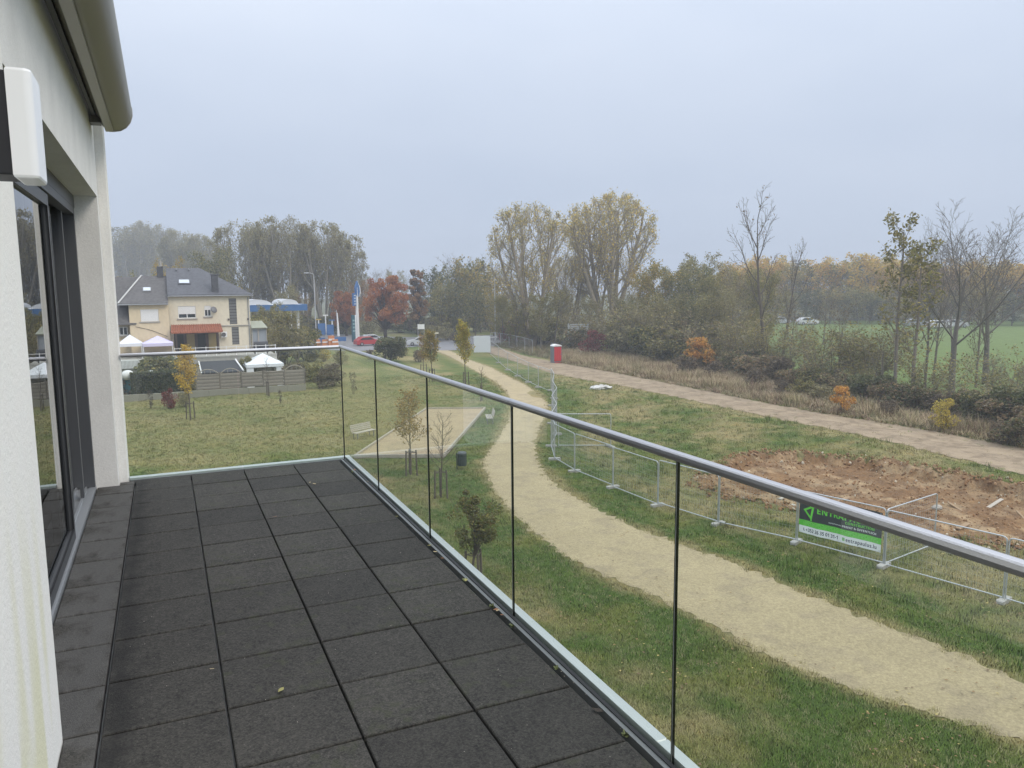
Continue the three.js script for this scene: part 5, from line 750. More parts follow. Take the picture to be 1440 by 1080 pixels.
{
  const x0 = X(238), x1 = X(352), ye = Y(416), H1 = thing('house', 'cream rendered house with dark slate hipped roof and terracotta canopy', 'house');
  const win = [[X(251), X(276), Y(447), Y(430)], [X(288), X(297.5), Y(445), Y(430)]], stair = [[X(323), X(333.5), Y(457), Y(420)], [X(325), X(335), Y(486), Y(461)]], pat = [X(243), X(305), TER + 0.02, Y(467.5)];
  part('wall', [wallWith(x0, x1, TER - 3, ye, [...win, ...stair, pat], 0.3, hz), box(x0, x0 + 0.3, TER - 3, ye, hz - 9, hz - 0.303), box(x1 - 0.3, x1, TER - 3, ye, hz - 9, hz - 0.303), box(x0 + 0.303, x1 - 0.303, TER - 3, ye, hz - 9, hz - 8.7)], mCream, H1);
  windowIn(H1, ...win[0], hz, 0.66); windowIn(H1, ...win[1], hz, 0.4);
  for (const [a, b, c, d] of stair) { const n = Math.round((d - c) / 0.3); const w = part('stair_window', [box(a, b, c, d, hz - 0.2, hz - 0.15)], mDarkGlass, H1); for (let k = 0; k < n; k++) part('louvre', [cbox(a + 0.01, b - 0.01, lerp(c, d, k / n) + 0.05, lerp(c, d, (k + 1) / n), hz - 0.148, hz - 0.08, 0.01)], M([0.16, 0.16, 0.155], 0.4), w); }
  part('ledge', [cbox(X(308), x1 + 0.05, Y(459.5), Y(458), hz + 0.002, hz + 0.12, 0.02)], mStone, H1);
  { const [a, b, c, d] = pat, n = 4; const dr = part('patio_door', [box(a, b, d - 0.12, d, hz - 0.25, hz - 0.12), ...[0, 1, 2, 3, 4].map((k) => { const x = lerp(a, b, k / n); return box(Math.max(a, x - 0.14), Math.min(b, x + 0.14), c, d - 0.122, hz - 0.25, hz - 0.12); })], mBrownFrame, H1); for (let k = 0; k < n; k++) part('glass', [box(lerp(a, b, k / n) + 0.14, lerp(a, b, (k + 1) / n) - 0.14, c, d - 0.12, hz - 0.2, hz - 0.17)], k % 2 ? M([0.30, 0.24, 0.11], 0.2) : mDarkGlass, dr); }
  const yr = Y(377, hz - 4.6), xr = X(285, hz - 4.6), o = 0.35, t = 0.14;
  const roof = part('roof', uvm(hull([[x0, ye, hz + o], [x1 + o, ye, hz + o], [x1 + o, ye, hz - 9 - o], [x0, ye, hz - 9 - o], [x0, ye + t, hz + o], [x1 + o, ye + t, hz + o], [x1 + o, ye + t, hz - 9 - o], [x0, ye + t, hz - 9 - o], [x0, yr, hz - 4.6], [xr, yr, hz - 4.6]])), mSlate, H1);
  part('gutter', [cbox(x0, x1 + o + 0.05, ye - 0.06, ye + 0.06, hz + o + 0.002, hz + o + 0.12, 0.03)], mZinc, H1); part('downpipe', [bar(V(x1 - 0.15, TER, hz + 0.08), V(x1 - 0.15, ye - 0.2, hz + 0.08), 0.05, 0.05, 6)], mZinc, H1);
  const zc = hz - 0.1; part('chimney', [cbox(X(300.5, zc), X(310, zc), ye + 0.2, Y(387, zc), zc - 0.7, zc + 0.05, 0.03), cbox(X(299.5, zc), X(311, zc), Y(387, zc) + 0.002, Y(385.8, zc), zc - 0.75, zc + 0.1, 0.03)], mSlate, roof);
  const sl = (yr - ye - t) / (4.6 + o), at = (z) => ye + t + sl * (hz + o - z), sky = (pa, pb, z0, par) => { const a = X(pa, z0), b = X(pb, z0), L = 0.9; const g = cbox(a, b, -0.06, 0.1, -L / 2, L / 2, 0.02).rotateX(Math.atan(sl)).translate(0, at(z0), z0); const s = part('skylight', [g], M([0.09, 0.09, 0.1], 0.5), par); part('glass', [cbox(a + 0.12, b - 0.12, 0.102, 0.13, -L / 2 + 0.1, L / 2 - 0.1, 0.01).rotateX(Math.atan(sl)).translate(0, at(z0), z0)], M([0.55, 0.6, 0.64], 0.08, { metalness: 0.2 }), s); }; sky(253.5, 271, hz - 1.9, roof);
  part('party_chimney', [cbox(X(225, hz - 4.6), X(234, hz - 4.6), ye + 0.4, yr + 0.15, hz - 5.2, hz - 3.6, 0.04)], mSlate, roof); part('chimney_pot', [bar(V(X(231, hz - 4.6), yr + 0.15, hz - 4.6), V(X(231, hz - 4.6), yr + 0.75, hz - 4.6), 0.13, 0.11, 8)], mStone, roof);
  for (const p of [251, 268.5]) part('ridge_vent', [cbox(X(p, hz - 4.1), X(p + 2.2, hz - 4.1), at(hz - 4.1) + 0.02, at(hz - 4.1) + 0.22, hz - 4.2, hz - 4.0, 0.02)], mZinc, roof);
  // lean-to canopy of clay tiles
  const ca = X(241), cb = X(309), yt = Y(456), yb2 = Y(466.5, hz + 1.9); const cn = part('canopy', [hull([[ca, yt, hz + 0.003], [cb, yt, hz + 0.003], [ca - 0.1, yb2, hz + 1.9], [cb + 0.1, yb2, hz + 1.9], [ca, yt - 0.12, hz + 0.003], [cb, yt - 0.12, hz + 0.003], [ca - 0.1, yb2 - 0.1, hz + 1.9], [cb + 0.1, yb2 - 0.1, hz + 1.9]])], mTerracotta, H1);
  for (let k = 0; k <= 22; k++) { const a = V(lerp(ca, cb, k / 22), yt + 0.02, hz + 0.05), b = V(lerp(ca - 0.1, cb + 0.1, k / 22), yb2 + 0.02, hz + 1.9); part('tile_row', [bar(a, b, 0.06, 0.06, 5)], mTerracotta, cn); }
  for (const p of [246, 304]) part('canopy_post', [box(X(p) - 0.07, X(p) + 0.07, TER, yb2 - 0.1, hz + 1.7, hz + 1.84)], mBrownFrame, H1);
  { const a = X(309.5), b = X(318), c = Y(475), d = Y(467); const ac = part('air_conditioner', [cbox(a, b, c, d, hz + 0.1, hz + 0.45, 0.03)], mWhite, H1); part('fan_grille', [new THREE.TorusGeometry(0.2, 0.025, 5, 16).translate((a + b) / 2 - 0.05, (c + d) / 2, hz + 0.47), new THREE.CircleGeometry(0.2, 16).translate((a + b) / 2 - 0.05, (c + d) / 2, hz + 0.455)], M([0.12, 0.12, 0.12], 0.6), ac); }
  { const c = V(X(298), Y(434), hz + 0.35), ds = part('satellite_dish', clean(new THREE.SphereGeometry(0.62, 16, 6, 0, 6.2832, 0, 0.62).rotateX(1.2).rotateY(0.5).translate(c.x, c.y - 0.3, c.z - 0.4)), M([0.16, 0.16, 0.165], 0.5), H1); part('bracket', [bar(V(c.x, c.y - 0.2, hz), c, 0.025), bar(c.clone().add(V(0, -0.25, 0.1)), c.clone().add(V(0.15, -0.1, 0.5)), 0.015)], mZinc, ds); }
  for (const [p, q] of [[321.5, 450], [349, 450]]) part('wall_lamp', [cbox(X(p) - 0.08, X(p) + 0.08, Y(q) - 0.1, Y(q) + 0.1, hz + 0.002, hz + 0.12, 0.02)], mBrownFrame, H1);
  // side porch
  part('porch_wall', [wallWith(X(352.5), X(374), TER - 1, Y(463), [[X(354), X(361), TER + 0.7, Y(465)], [X(363), X(373), TER + 0.7, Y(465)]], 0.15, hz + 0.2)], mStone, H1); part('porch_window', [box(X(354), X(361), TER + 0.7, Y(465), hz + 0.08, hz + 0.1)], M([0.3, 0.33, 0.36], 0.2), H1); part('porch_window', [box(X(363), X(373), TER + 0.7, Y(465), hz + 0.08, hz + 0.1)], M([0.3, 0.33, 0.36], 0.2), H1);
  part('porch_roof', [hull([[X(352.5), Y(454), hz - 2], [X(371), Y(454), hz - 2], [X(352.5), Y(462.5), hz + 0.5], [X(375), Y(462.5), hz + 0.5], [X(352.5), Y(463.4), hz + 0.5], [X(375), Y(463.4), hz + 0.5], [X(352.5), Y(463.4), hz - 2], [X(371), Y(463.4), hz - 2]])], M([0.32, 0.34, 0.26], 0.7), H1);
}
{
  const z = hz + 0.5, XX = (p) => X(p, z), YY = (p) => Y(p, z, 210), H2 = thing('house', 'pale yellow terraced house with old grey slate roof and closed shutter', 'house'), x0 = XX(182), x1 = XX(238) - 0.004, ye = YY(428), xl = XX(120);
  part('wall', [wallWith(x0, x1, TER - 3, ye, [[XX(198), XX(223.5), YY(452), YY(435)]], 0.3, z), box(xl, x0 - 0.003, TER - 3, YY(455), z - 7, z - 1.0), box(x0, x1, TER - 3, ye, z - 8, z - 7.7)], mYellowWall, H2); windowIn(H2, XX(198), XX(223.5), YY(452), YY(435), z, 1);
  windowIn(H2, XX(166), XX(178), YY(471) , YY(459), z - 0.7, 0);
  const yr = Y(388, z - 4.4, 210), roof = part('roof', uvm(hull([[x0 - 0.9, ye, z + 0.35], [x1, ye, z + 0.35], [x0 - 0.9, ye + 0.12, z + 0.35], [x1, ye + 0.12, z + 0.35], [X(203, z - 4.4), yr, z - 4.4], [x1, yr, z - 4.4], [x1, ye, z - 8.3], [x0 - 0.9, ye, z - 8.3]])), mSlateOld, H2);
  part('lower_roof', uvm(hull([[xl, YY(455), z + 0.1], [x0 + 0.6, YY(455), z + 0.1], [xl, YY(456), z + 0.1], [x0 + 0.6, YY(456), z + 0.1], [xl, yr - 0.1, z - 4.6], [X(205, z - 4.4), yr - 0.1, z - 4.6], [xl, YY(455), z - 9], [x0 + 0.6, YY(455), z - 9]])), mSlateOld, H2);
  part('verge', [bar(V(X(203, z - 4.4), yr + 0.04, z - 4.4), V(x0 - 0.9, ye + 0.16, z + 0.35), 0.09, 0.09, 5)], M([0.5, 0.5, 0.48], 0.7), roof); part('gutter', [cbox(x0 - 0.95, x1, ye - 0.06, ye + 0.06, z + 0.352, z + 0.46, 0.03)], mZinc, H2);
  const sl = (yr - ye - 0.12) / 4.75, zs = z - 1.9, ys = ye + 0.12 + sl * (z + 0.35 - zs), g = (a, b, c, d, l) => cbox(a, b, c, d, -l, l, 0.02).rotateX(Math.atan(sl)).translate(0, ys, zs); const s = part('skylight', [g(X(203.5, zs), X(215.5, zs), -0.06, 0.1, 0.42)], M([0.2, 0.2, 0.2], 0.5), roof); part('glass', [g(X(204.5, zs), X(214.5, zs), 0.102, 0.13, 0.32)], M([0.55, 0.6, 0.64], 0.08, { metalness: 0.2 }), s);
  part('cable', [tube([V(XX(190), YY(459), z + 0.05), V(XX(210), YY(464), z + 0.05), V(XX(234), YY(474), z + 0.05)], 0.02, 8, 4)], mBrownFrame, H2);
}
// raised terrace in front of both houses
{
  const zf = -80.2, t = thing('terrace', 'raised concrete terrace with white railing behind the gardens', 'terrace'), x0 = X(120, zf), x1 = X(387, zf), xm = X(258, zf);
  part('slab', [box(x0, x1, TER - 0.55, TER - 0.01, hz + 0.6, zf)], M([0.42, 0.40, 0.36], 0.9, { map: T.stucco }), t); part('retaining_wall', [box(x0, x1 - 0.3, 0, TER - 0.553, zf - 0.6, zf - 0.35)], M([0.48, 0.45, 0.38], 0.9, { map: T.stucco }), t); part('kerb', [box(xm, x1, TER - 0.008, TER + 0.14, zf - 0.2, zf + 0.05)], mStone, t);
  for (let k = 0; k < 11; k++) { const x = lerp(X(243, zf), x1 - 0.1, k / 10); part('railing_post', [bx(0.06, 0.95, 0.06, x, TER + 0.6, zf - 0.08)], mWhite, t); if (k < 10) { const q = lerp(X(243, zf), x1 - 0.1, (k + 1) / 10); for (const y of [0.98, 0.55]) part('rail', [bx(q - x - 0.07, 0.05, 0.04, (x + q) / 2, TER + y, zf - 0.08)], mWhite, t); } }
  for (let k = 0; k < 26; k++) part('baluster', [bx(0.07, 0.72, 0.05, lerp(X(160, zf), X(207, zf), k / 25), TER - 0.35, zf + 0.06)], mWhite, t); part('rail', [bx(X(208, zf) - X(159, zf), 0.09, 0.07, (X(159, zf) + X(208, zf)) / 2, TER + 0.06, zf + 0.06)], mWhite, t);
  part('column', [box(X(300, zf), X(303, zf), 0, TER - 0.553, zf - 0.3, zf - 0.05)], mStone, t); part('column', [box(X(382, zf), X(385, zf), 0, TER - 0.553, zf - 0.3, zf - 0.05)], mStone, t);
}
function gazebo(px0, px1, pk, ev, z, base, roofC, label, sides) {
  const x0 = X(px0, z), x1 = X(px1, z), cx = (x0 + x1) / 2, w = x1 - x0, ye = Y(ev, z), yp = Y(pk, z), t = thing('gazebo', label, 'gazebo', [cx, base, z - w / 2], 0, 'garden gazebos'), h = w / 2, mC = M(roofC, 0.75);
  const e = ye - base, p = yp - base, tri = (a, b) => { const g = new THREE.BufferGeometry(); const m = a.clone().add(b).multiplyScalar(0.5).lerp(V(0, p, 0), 0.5).add(V(0, -0.1 * (p - e), 0)); const q = [a, b, m, b, V(0, p, 0), m, V(0, p, 0), a, m].flatMap((v) => v.toArray()); g.setAttribute('position', new THREE.Float32BufferAttribute(q, 3)); g.computeVertexNormals(); return g; };
  const c = [V(-h, e, h), V(h, e, h), V(h, e, -h), V(-h, e, -h)]; const cp = part('canopy', c.map((a, i) => tri(a, c[(i + 1) % 4])), mC, t);
  for (let i = 0; i < 4; i++) { const a = c[i], b = c[(i + 1) % 4], n = V(a.x + b.x, 0, a.z + b.z).normalize(), m = a.clone().add(b).multiplyScalar(0.5); part('valance', [bx(w, 0.28, 0.02, 0, -0.15, 0.02).rotateY(Math.atan2(n.x, n.z)).translate(m.x, m.y, m.z)], mC, cp); part('leg', [bar(V(a.x * 0.97, 0, a.z * 0.97), V(a.x * 0.97, e, a.z * 0.97), 0.035, 0.035, 6)], mWhite, t); }
  if (sides) for (const [a, b] of [[-h, -h * 0.62], [h * 0.62, h]]) part('side_curtain', [bx(b - a, e - 0.32, 0.02, (a + b) / 2, (e - 0.32) / 2, h * 0.97)], mC, t); if (sides) part('back_curtain', [bx(w * 0.94, e - 0.32, 0.02, 0, (e - 0.32) / 2, -h * 0.95)], mC, t);
}
gazebo(163, 197, 468, 479.5, -82.5, TER, [0.74, 0.76, 0.8], 'white gazebo on the terrace of the yellow house'); gazebo(198, 241, 471, 480.5, -82.5, TER, [0.60, 0.57, 0.74], 'lilac gazebo on the terrace of the yellow house'); gazebo(343, 396, 502, 516, -77.5, 0, [0.78, 0.8, 0.82], 'white garden tent behind the arched fence', true);
{
  const zf = -81.5, t = thing('barbecue', 'covered black barbecue beside the porch of the cream house', 'barbecue', [X(365, zf), TER, zf]); part('cover', [cbox(-0.75, 0.75, 0.25, 0.95, -0.4, 0.4, 0.08), new THREE.CylinderGeometry(0.36, 0.36, 1.36, 14, 1, false, 0, Math.PI).rotateZ(Math.PI / 2).translate(0, 0.95, 0)], M([0.02, 0.022, 0.025], 0.5), t); for (const x of [-0.6, 0.6]) part('leg', [bx(0.08, 0.25, 0.5, x, 0.125, 0)], mBrownFrame, t);
  const z2 = -77, s = thing('garden_shed', 'low garden shed with dark felt roof and white verge boards', 'shed', [0, 0, 0]), xa = X(279, z2), xb = X(333, z2), yt = Y(508, z2 - 2), yb = Y(524, z2);
  part('wall', [box(xa + 0.1, xb - 0.1, 0, yb - 0.1, z2 - 2.2, z2 - 0.1)], M([0.2, 0.15, 0.1], 0.9, { map: T.wood }), s); part('roof', [hull([[xa, yb, z2 + 0.2], [xb + 0.3, yb, z2 + 0.2], [xa - 0.1, yt, z2 - 2], [xb - 0.2, yt, z2 - 2], [xa, yb - 0.1, z2 + 0.2], [xb + 0.3, yb - 0.1, z2 + 0.2], [xa - 0.1, yb - 0.1, z2 - 2.2], [xb - 0.2, yb - 0.1, z2 - 2.2]])], M([0.035, 0.037, 0.042], 0.75), s);
  part('verge_board', [bar(V(xa - 0.12, yt + 0.03, z2 - 2), V(xa - 0.02, yb, z2 + 0.2), 0.07, 0.07, 4)], mWhite, s); part('verge_board', [bar(V(xb - 0.16, yt + 0.06, z2 - 2), V(xb + 0.34, yb + 0.04, z2 + 0.2), 0.1, 0.1, 4)], mWhite, s);
  const zp = -76.6, pl = thing('garden_pool', 'teal above-ground pool with white rim behind the hedge', 'pool', [X(191, zp), 0, zp - 1]); part('pool_wall', [new THREE.CylinderGeometry(1.7, 1.7, 1.9, 28, 1, true).translate(0, 0.95, 0)], M([0.06, 0.22, 0.24], 0.5), pl); part('rim', [new THREE.TorusGeometry(1.7, 0.08, 6, 32).rotateX(Math.PI / 2).translate(0, 1.9, 0)], mWhite, pl); part('water', [new THREE.CircleGeometry(1.66, 28).rotateX(-Math.PI / 2).translate(0, 1.75, 0)], M([0.12, 0.3, 0.32], 0.1), pl);
  const tb = [[174, 522, 0.5, [0.7, 0.7, 0.68], 'white'], [207, 523, 0.42, [0.7, 0.72, 0.74], 'pale grey']]; for (const [p, q, r, c, n] of tb) { const z = -75.8, o = one('tarpaulin_bundle', [new THREE.SphereGeometry(r, 16, 12)], M(c, 0.6), `${n} tarpaulin bundle beside the garden pool`, 'bundle'); o.position.set(X(p, z), Y(q, z), z); o.scale.set(1.1, 0.9, 1); }
}
// hedge, low wall and arched fence
{
  const z = -74.6, P = (p) => X(p, z), lw = thing('garden_wall', 'low mossy concrete wall under the hedge and the arched fence', 'wall'); for (let k = 0; k < 9; k++) { const a = lerp(P(165), P(426), k / 9), b = lerp(P(165), P(426), (k + 1) / 9); part('block', [cbox(a + 0.006, b - 0.006, -0.2, 0.5 + 0.03 * n2(k, 3), z - 0.15, z + 0.1, 0.02)], M([0.27, 0.26, 0.21], 0.95, { map: T.stucco }), lw); }
  const r = rng(919), L = new Leaves(DARK.concat([[0.06, 0.085, 0.03], [0.05, 0.07, 0.028]]), 0.075, r), W = new Wood(), hx0 = P(177), hx1 = P(243), w = hx1 - hx0; for (let k = 0; k < 6500; k++) { const side = r(), y = 0.15 + 1.9 * r(), u = r(); let x = u * w, yy = y, zz; if (side < 0.45) zz = 0.5 + 0.12 * n2(x * 1.5, y * 1.5) - 0.25 * r() * r(); else if (side < 0.8) { yy = 2.0 + 0.12 * n2(x * 1.3, 7) - 0.15 * r(); zz = (r() - 0.5) * 1.0; } else { zz = (r() - 0.5); x = side < 0.9 ? 0.1 * r() : w - 0.1 * r(); } L.add(x, yy, zz); } for (let k = 0; k < 5000; k++) L.add(r() * w, 0.1 + 1.8 * r(), (r() - 0.5) * 0.85); for (let k = 0; k < 14; k++) W.limb([V(k / 13 * w, -0.1, 0), V(k / 13 * w + 0.1, 1.0, 0.1), V(k / 13 * w, 1.8, 0)], [0.05, 0.04, 0.02], 4, [0.06, 0.05, 0.04]);
  const h = thing('hedge', 'clipped dark green hedge on the low garden wall', 'hedge', [hx0, 0.35, z - 0.7]); part('foliage', L.geo(), mLeaf, h); part('stems', W.geo(), mBark, h);
  place('darkbush', 'garden_tree', 'round dark green garden tree behind the clipped hedge', 'tree', 220, 78, 496, { wide: 1.25 }); place('bush', 'garden_tree', 'small green conifer beside the garden shed', 'tree', 253, 77.5, 508, {}); place('drybush', 'garden_bush', 'brown leafless bush behind the right end of the arched fence', 'bush', 408, 77, 509, { wide: 1.2 }); place('bush', 'garden_bush', 'fresh green bush behind the garden shed', 'bush', 341, 79.5, 500, { wide: 0.7 });
  const mSl = [M([0.27, 0.25, 0.225], 0.9, { map: T.wood }), M([0.34, 0.315, 0.28], 0.9, { map: T.wood }), M([0.21, 0.19, 0.17], 0.9, { map: T.wood })], ed = [270, 304.5, 335, 366, 396, 425];
  for (let k = 0; k < 5; k++) {
    const a = P(ed[k]), b = P(ed[k + 1]), w2 = b - a - 0.14, t = thing('arched_fence', ['weathered arched lattice fence section beside the yellow sapling', 'weathered arched fence section next to the yellow sapling one', 'weathered dipped fence section below the shed verge', 'weathered dipped fence section below the white garden tent', 'weathered arched fence section at the right end of the garden wall'][k], 'fence', [(a + b) / 2, 0.5, z - 0.02]);
    const up = [1, 1, -0.2, -0.2, 1][k], n = 13; for (let q = 0; q < n; q++) part('slat', [cbox(-w2 / 2, w2 / 2, 0.08 + q * 0.105, 0.08 + q * 0.105 + 0.112, -0.012 + (q % 2) * 0.02, 0.006 + (q % 2) * 0.02, 0.004)], mSl[(q * 7 + k) % 3], t);
    const pts = []; for (let q = 0; q <= 8; q++) { const u = q / 8 * 2 - 1; pts.push(V(u * w2 / 2, 1.47 + 0.42 * up * (1 - u * u), 0)); } part('arch_rail', [tube(pts, 0.045, 12, 5)], mSl[1], t); for (let q = 1; q < 8; q += 2) { const u = q / 8 * 2 - 1; if (up > 0) part('spindle', [bx(0.04, 0.42 * (1 - u * u) + 0.02, 0.03, u * w2 / 2, 1.46 + 0.21 * (1 - u * u), 0)], mSl[0], t); }
    part('post', [cbox(-w2 / 2 - 0.1, -w2 / 2 - 0.005, -0.3, 1.6, -0.05, 0.05, 0.008)], mSl[2], t); if (k === 4) part('post', [cbox(w2 / 2 + 0.005, w2 / 2 + 0.1, -0.3, 1.6, -0.05, 0.05, 0.008)], mSl[2], t);
  }
}
// ---------- street side ----------
const mBlue = M([0.045, 0.14, 0.34], 0.5), mMast = M([0.55, 0.56, 0.57], 0.5, { metalness: 0.3 });
{
  const c = AT(388, 432, 122), t = thing('station_canopy', 'filling station canopy with blue fascia and white vaulted roof', 'canopy', [c.x, 0, c.z], 0.08), yb = AT(388, 437.5, 122).y, yt = AT(388, 428.5, 122).y, w = 9.4; part('roof_deck', [box(-w / 2 + 0.05, w / 2 - 0.05, yb + 0.05, yt - 0.05, -7.95, -0.05)], mWhite, t); part('fascia', [box(-w / 2, w / 2, yb, yt, -0.048, 0.06)], mBlue, t); part('fascia', [box(w / 2 - 0.048, w / 2 + 0.06, yb, yt, -7.9, -0.05)], mBlue, t);
  const pr = (r) => { const q = []; for (let k = 0; k <= 12; k++) q.push([r * Math.cos(Math.PI * k / 12), 0.8 * Math.sin(Math.PI * k / 12)]); return q; }, mV = M([0.5, 0.52, 0.54], 0.5); part('vault', prism(pr(2.2), 6).translate(-2.6, yt, -7), mV, t); part('vault', prism(pr(1.4), 6).translate(2.2, yt, -7), mV, t); for (const [x, z] of [[-3.6, -1.5], [3.6, -1.5], [-3.6, -6.5], [3.6, -6.5]]) part('column', [bar(V(x, 0, z), V(x, yb, z), 0.2, 0.2, 10)], mWhite, t);
}
function lampPost(px, topY, dist, label) { const b = AT(px, 430, dist), y = AT(px, topY, dist).y, t = thing('street_lamp', label, 'street lamp', [b.x, 0, b.z], 0, 'street lamps along the road'); part('pole', [bar(V(0, -0.2, 0), V(0, y - 0.5, 0), 0.11, 0.07, 8), tube([V(0, y - 0.5, 0), V(-0.12, y - 0.15, 0), V(-0.6, y, 0), V(-1.0, y + 0.02, 0)], 0.05, 10, 6)], mMast, t); part('lamp_head', [cbox(-1.75, -0.95, y - 0.06, y + 0.1, -0.16, 0.16, 0.05)], M([0.6, 0.61, 0.62], 0.4), t); }
lampPost(443, 384, 146, 'tall grey street lamp in front of the willows'); lampPost(696, 382, 136, 'tall grey street lamp at the bend beside the tall cottonwoods'); lampPost(931, 382, 140, 'grey street lamp half hidden in the mixed wood');
{
  const D = 142, b = AT(502, 430, D), t = thing('sign_mast', 'white mast with blue lozenge sign beside the street', 'sign', [b.x, 0, b.z], 0.5), y = (p) => AT(502, p, D).y; part('mast', [bar(V(0, -0.2, 0), V(0, y(404), 0), 0.32, 0.24, 10)], mWhite, t); part('lozenge', [prism([[-0.1, 0], [0.5, 1.2], [0.45, 2.0], [0, 3.1], [-0.45, 2.0], [-0.35, 1.0]], 0.35, 0.03).translate(0.1, y(420), -0.15)], mBlue, t); part('lozenge_edge', [prism([[0.0, 3.15], [0.55, 2.0], [0.62, 1.15], [0.4, 0.4], [0.5, 1.2], [0.42, 1.95]], 0.36, 0.03).translate(0.16, y(420), -0.16)], mWhite, t); part('side_sign', [cbox(-0.95, -0.3, y(430), y(412), -0.2, 0.2, 0.04)], mBlue, t); for (let k = 0; k < 4; k++) part('letter_bar', [box(-0.8, -0.42, lerp(y(429), y(413), (k + 0.3) / 4), lerp(y(429), y(413), (k + 0.55) / 4), 0.2, 0.215)], mWhite, t);
  const b2 = AT(496, 430, 140), t2 = thing('price_totem', 'dark teal price totem with white edge beside the sign mast', 'sign', [b2.x, 0, b2.z], 0.3), y2 = (p) => AT(496, p, 140).y; part('pylon', [cbox(-0.32, 0.26, 0, y2(443), -0.2, 0.2, 0.03)], M([0.03, 0.1, 0.13], 0.4), t2); part('edge', [cbox(0.263, 0.48, 0, y2(443), -0.2, 0.2, 0.03)], mWhite, t2); for (let k = 0; k < 4; k++) part('price_row', [box(-0.24, 0.18, 1.8 + k * 0.62, 2.1 + k * 0.62, 0.2, 0.215)], M([0.25, 0.4, 0.42], 0.4), t2);
  const b3 = AT(474, 430, 138), t3 = thing('flag_pole', 'white furled flag on a short pole left of the sign mast', 'flag', [b3.x, 0, b3.z]); part('pole', [bar(V(0, -0.1, 0), V(-0.15, AT(474, 436, 138).y, 0), 0.06, 0.05, 6)], mMast, t3); part('flag', [bar(V(0.05, 1.2, 0.1), V(-0.05, AT(474, 440, 138).y, 0.1), 0.24, 0.1, 7)], mWhite, t3);
  const D4 = 134; for (const [p, ty, n] of [[447, 450, 'left'], [457, 444, 'middle'], [466, 451, 'right']]) { const q = AT(p, 430, D4), yy = AT(p, ty, D4).y, o = thing('pump_post', { left: 'white post with yellow top flag beside the blue hoardings', middle: 'white T-shaped post between the blue hoardings', right: 'white post with blue bracket beside the orange barriers' }[n], 'post', [q.x, 0, q.z]); part('shaft', [bar(V(0, 0, 0), V(0, yy, 0), 0.12, 0.1, 8)], mWhite, o); part('cross_arm', [cbox(n === 'right' ? -0.5 : -0.45, 0.45, yy + 0.002, yy + 0.16, -0.1, 0.1, 0.02)], n === 'left' ? M([0.5, 0.33, 0.06], 0.6) : n === 'right' ? mBlue : mWhite, o); }
  for (const [p, q, w, h, l] of [[451, 470, 1.3, 1.9, 'narrow blue hoarding left of the T-shaped post'], [463, 470, 1.2, 1.7, 'narrow blue hoarding right of the T-shaped post'], [451, 480, 0.9, 0.7, 'low blue crate in front of the hoardings'], [476, 479, 2.2, 0.7, 'long blue barrier board by the street']]) { const b_ = AT(p, 430, 133), o = thing('blue_hoarding', l, 'hoarding', [b_.x, AT(p, q, 133).y - 0.1, b_.z], 0.1); o.position.y = Math.max(0, o.position.y); part('board', [cbox(-w / 2, w / 2, 0, h, -0.06, 0.06, 0.02)], mBlue, o); part('stand', [box(-w / 2, -w / 2 + 0.08, -o.position.y, 0.3, -0.3, -0.063)], mMast, o); part('stand', [box(w / 2 - 0.08, w / 2, -o.position.y, 0.3, -0.3, -0.063)], mMast, o); }
  const mO = M([0.52, 0.20, 0.07], 0.6); for (const [p, l] of [[444, 'orange traffic barrier left of the blue hoardings'], [455, 'orange traffic barrier before the T-shaped post'], [464, 'tall orange traffic barrier before the right hoarding'], [469, 'orange traffic barrier at the right end']]) { const b_ = AT(p, 430, 130), o = thing('traffic_barrier', l, 'barrier', [b_.x, 0, b_.z], 0.2, 'orange traffic barriers'); const h = p === 464 ? 1.8 : 1.2; part('body', [hull([[-0.55, 0.1, 0.2], [0.55, 0.1, 0.2], [-0.55, 0.1, -0.2], [0.55, 0.1, -0.2], [-0.5, h, 0.1], [0.5, h, 0.1], [-0.5, h, -0.1], [0.5, h, -0.1]])], mO, o); part('foot', [box(-0.5, -0.3, 0, 0.098, -0.3, 0.3)], mO, o); part('foot', [box(0.3, 0.5, 0, 0.098, -0.3, 0.3)], mO, o); part('white_band', [box(-0.52, 0.52, h * 0.55, h * 0.72, 0.16, 0.2)], mWhite, o); }
}
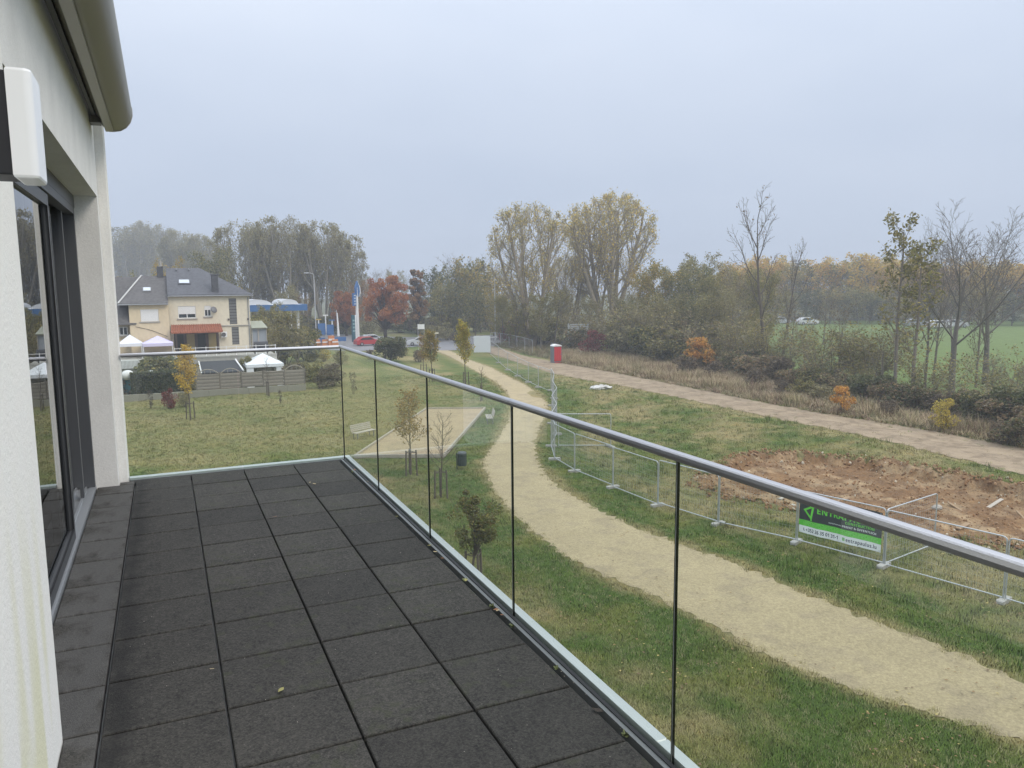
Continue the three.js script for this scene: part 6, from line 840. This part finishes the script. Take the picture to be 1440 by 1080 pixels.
// cars
{
  const prof = [[-2.1, 0.3], [-2.12, 0.75], [-1.95, 0.95], [-1.75, 1.0], [-1.2, 1.42], [0.25, 1.45], [1.0, 1.0], [1.9, 0.85], [2.1, 0.62], [2.1, 0.3]], cab = [[-1.62, 1.0], [-1.12, 1.37], [0.2, 1.39], [0.86, 1.0]];
  const gB = clean(prism(prof, 1.6, 0.06)).translate(0, 0, -0.8), gW = clean(prism(cab, 1.74)).translate(0, 0, -0.87), gT = merged([new THREE.CylinderGeometry(0.31, 0.31, 0.2, 16).rotateX(Math.PI / 2)]), gR = merged([new THREE.CylinderGeometry(0.19, 0.19, 0.215, 10).rotateX(Math.PI / 2)]), mT = M([0.02, 0.02, 0.02], 0.8), mRim = M([0.4, 0.4, 0.42], 0.3, { metalness: 0.7 });
  const car = (px, d, turn, col, label, s = 1, group) => { const b = AT(px, 430, d), t = thing('car', label, 'car', [b.x, 0.01, b.z], turn, group); t.scale.setScalar(s); part('body', gB, new THREE.MeshPhysicalMaterial({ color: lin(...col), roughness: 0.35, clearcoat: 0.8, clearcoatRoughness: 0.1, side: THREE.DoubleSide }), t); part('windows', gW, mDarkGlass, t); for (const [x, z] of [[-1.3, 0.78], [1.3, 0.78], [-1.3, -0.78], [1.3, -0.78]]) { const w = part('wheel', gT, mT, t); w.position.set(x, 0.31, z); part('rim', gR, mRim, w); } for (const z of [-0.55, 0.55]) { part('headlight', [cbox(2.02, 2.13, 0.62, 0.76, z - 0.18, z + 0.18, 0.02)], mWhite, t); part('tail_light', [cbox(-2.19, -2.1, 0.7, 0.9, z - 0.15, z + 0.15, 0.02)], M([0.3, 0.02, 0.02], 0.3), t); } };
  car(515, 130.5, 0.15, [0.42, 0.03, 0.035], 'red car parked below the sign mast'); car(522, 136, 0.15, [0.45, 0.48, 0.5], 'silver car parked behind the red car'); car(434, 133, 0.3, [0.35, 0.37, 0.39], 'grey car by the foot of the street lamp'); car(590, 128, 2.8, [0.55, 0.56, 0.56], 'white car half hidden behind the lawn shrubs');
  const far = [[1098, 196, [0.45, 0.47, 0.5]], [1136, 194, [0.62, 0.63, 0.64]], [1322, 186, [0.7, 0.71, 0.72]], [1345, 190, [0.5, 0.51, 0.52]], [1290, 192, [0.3, 0.32, 0.35]]]; for (const [p, d, c] of far) car(p, d, -0.5 + 0.3 * R0(), c, c[0] > 0.6 ? 'white vehicle parked at the far side of the meadow' : 'grey vehicle parked at the far side of the meadow', 1.15, 'vehicles beyond the meadow');
}
// signs and barriers near the bend
{
  const p = G(678, 497), t = thing('site_board', 'large white board standing at the start of the dirt track', 'board', [p.x, 0, p.z], -0.5); part('face', [cbox(-1.2, 1.2, 0.15, 2.55, -0.03, 0.03, 0.01)], M([0.62, 0.66, 0.68], 0.5), t); for (const x of [-1.1, 1.1]) part('stay', [bar(V(x, 0, -0.9), V(x, 2.2, -0.06), 0.03)], mGalv, t);
  const q = AT(592, 458, 112), s = thing('small_sign', 'small white sign on two thin posts on the far lawn', 'sign', [q.x, 0, q.z], -0.3); part('plate', [cbox(-0.5, 0.5, AT(592, 463, 112).y, AT(592, 456, 112).y, -0.02, 0.02, 0.01)], mWhite, s); for (const x of [-0.45, 0.45]) part('post', [bar(V(x, -0.1, -0.04), V(x, AT(592, 457, 112).y, -0.04), 0.03)], mMast, s);
  const q2 = AT(613, 468, 118), s2 = thing('way_sign', 'small cream direction sign on a single post by the street', 'sign', [q2.x, 0, q2.z], -0.2); part('arm', [cbox(-0.4, 0.4, AT(613, 469.5, 118).y, AT(613, 467.5, 118).y, -0.03, 0.03, 0.01)], M([0.7, 0.66, 0.5], 0.5), s2); part('post', [bar(V(0, -0.1, -0.05), V(0, AT(613, 468, 118).y, -0.05), 0.035)], mMast, s2);
  const w = AT(813, 462, 118), f = thing('white_barrier', 'white slatted barrier half hidden behind the cottonwoods', 'barrier', [w.x, 0, w.z], -0.55); const y0 = AT(813, 471, 118).y, y1 = AT(813, 455, 118).y; for (let k = 0; k < 6; k++) part('slat', [cbox(-1.6, 1.6, lerp(y0, y1, k / 6) + 0.02, lerp(y0, y1, (k + 0.8) / 6), -0.02, 0.02, 0.005)], M([0.5, 0.52, 0.52], 0.7), f); for (const x of [-1.5, 0, 1.5]) part('post', [box(x - 0.05, x + 0.05, 0, y1, -0.12, -0.022)], mMast, f);
  const g0 = G(655, 482), g1 = G(700, 480), gr = thing('guard_rail', 'grey guard rail along the street bend', 'guard rail'); for (let k = 0; k < 6; k++) { const a = g0.clone().lerp(g1, k / 6), b = g0.clone().lerp(g1, (k + 1) / 6); part('post', [bar(a, a.clone().add(V(0, 0.8, 0)), 0.05)], mMast, gr); part('beam', [bar(a.clone().setY(0.72), b.clone().setY(0.72), 0.12, 0.12, 6)], mMast, gr); }
}
renderer.render(scene, camera);
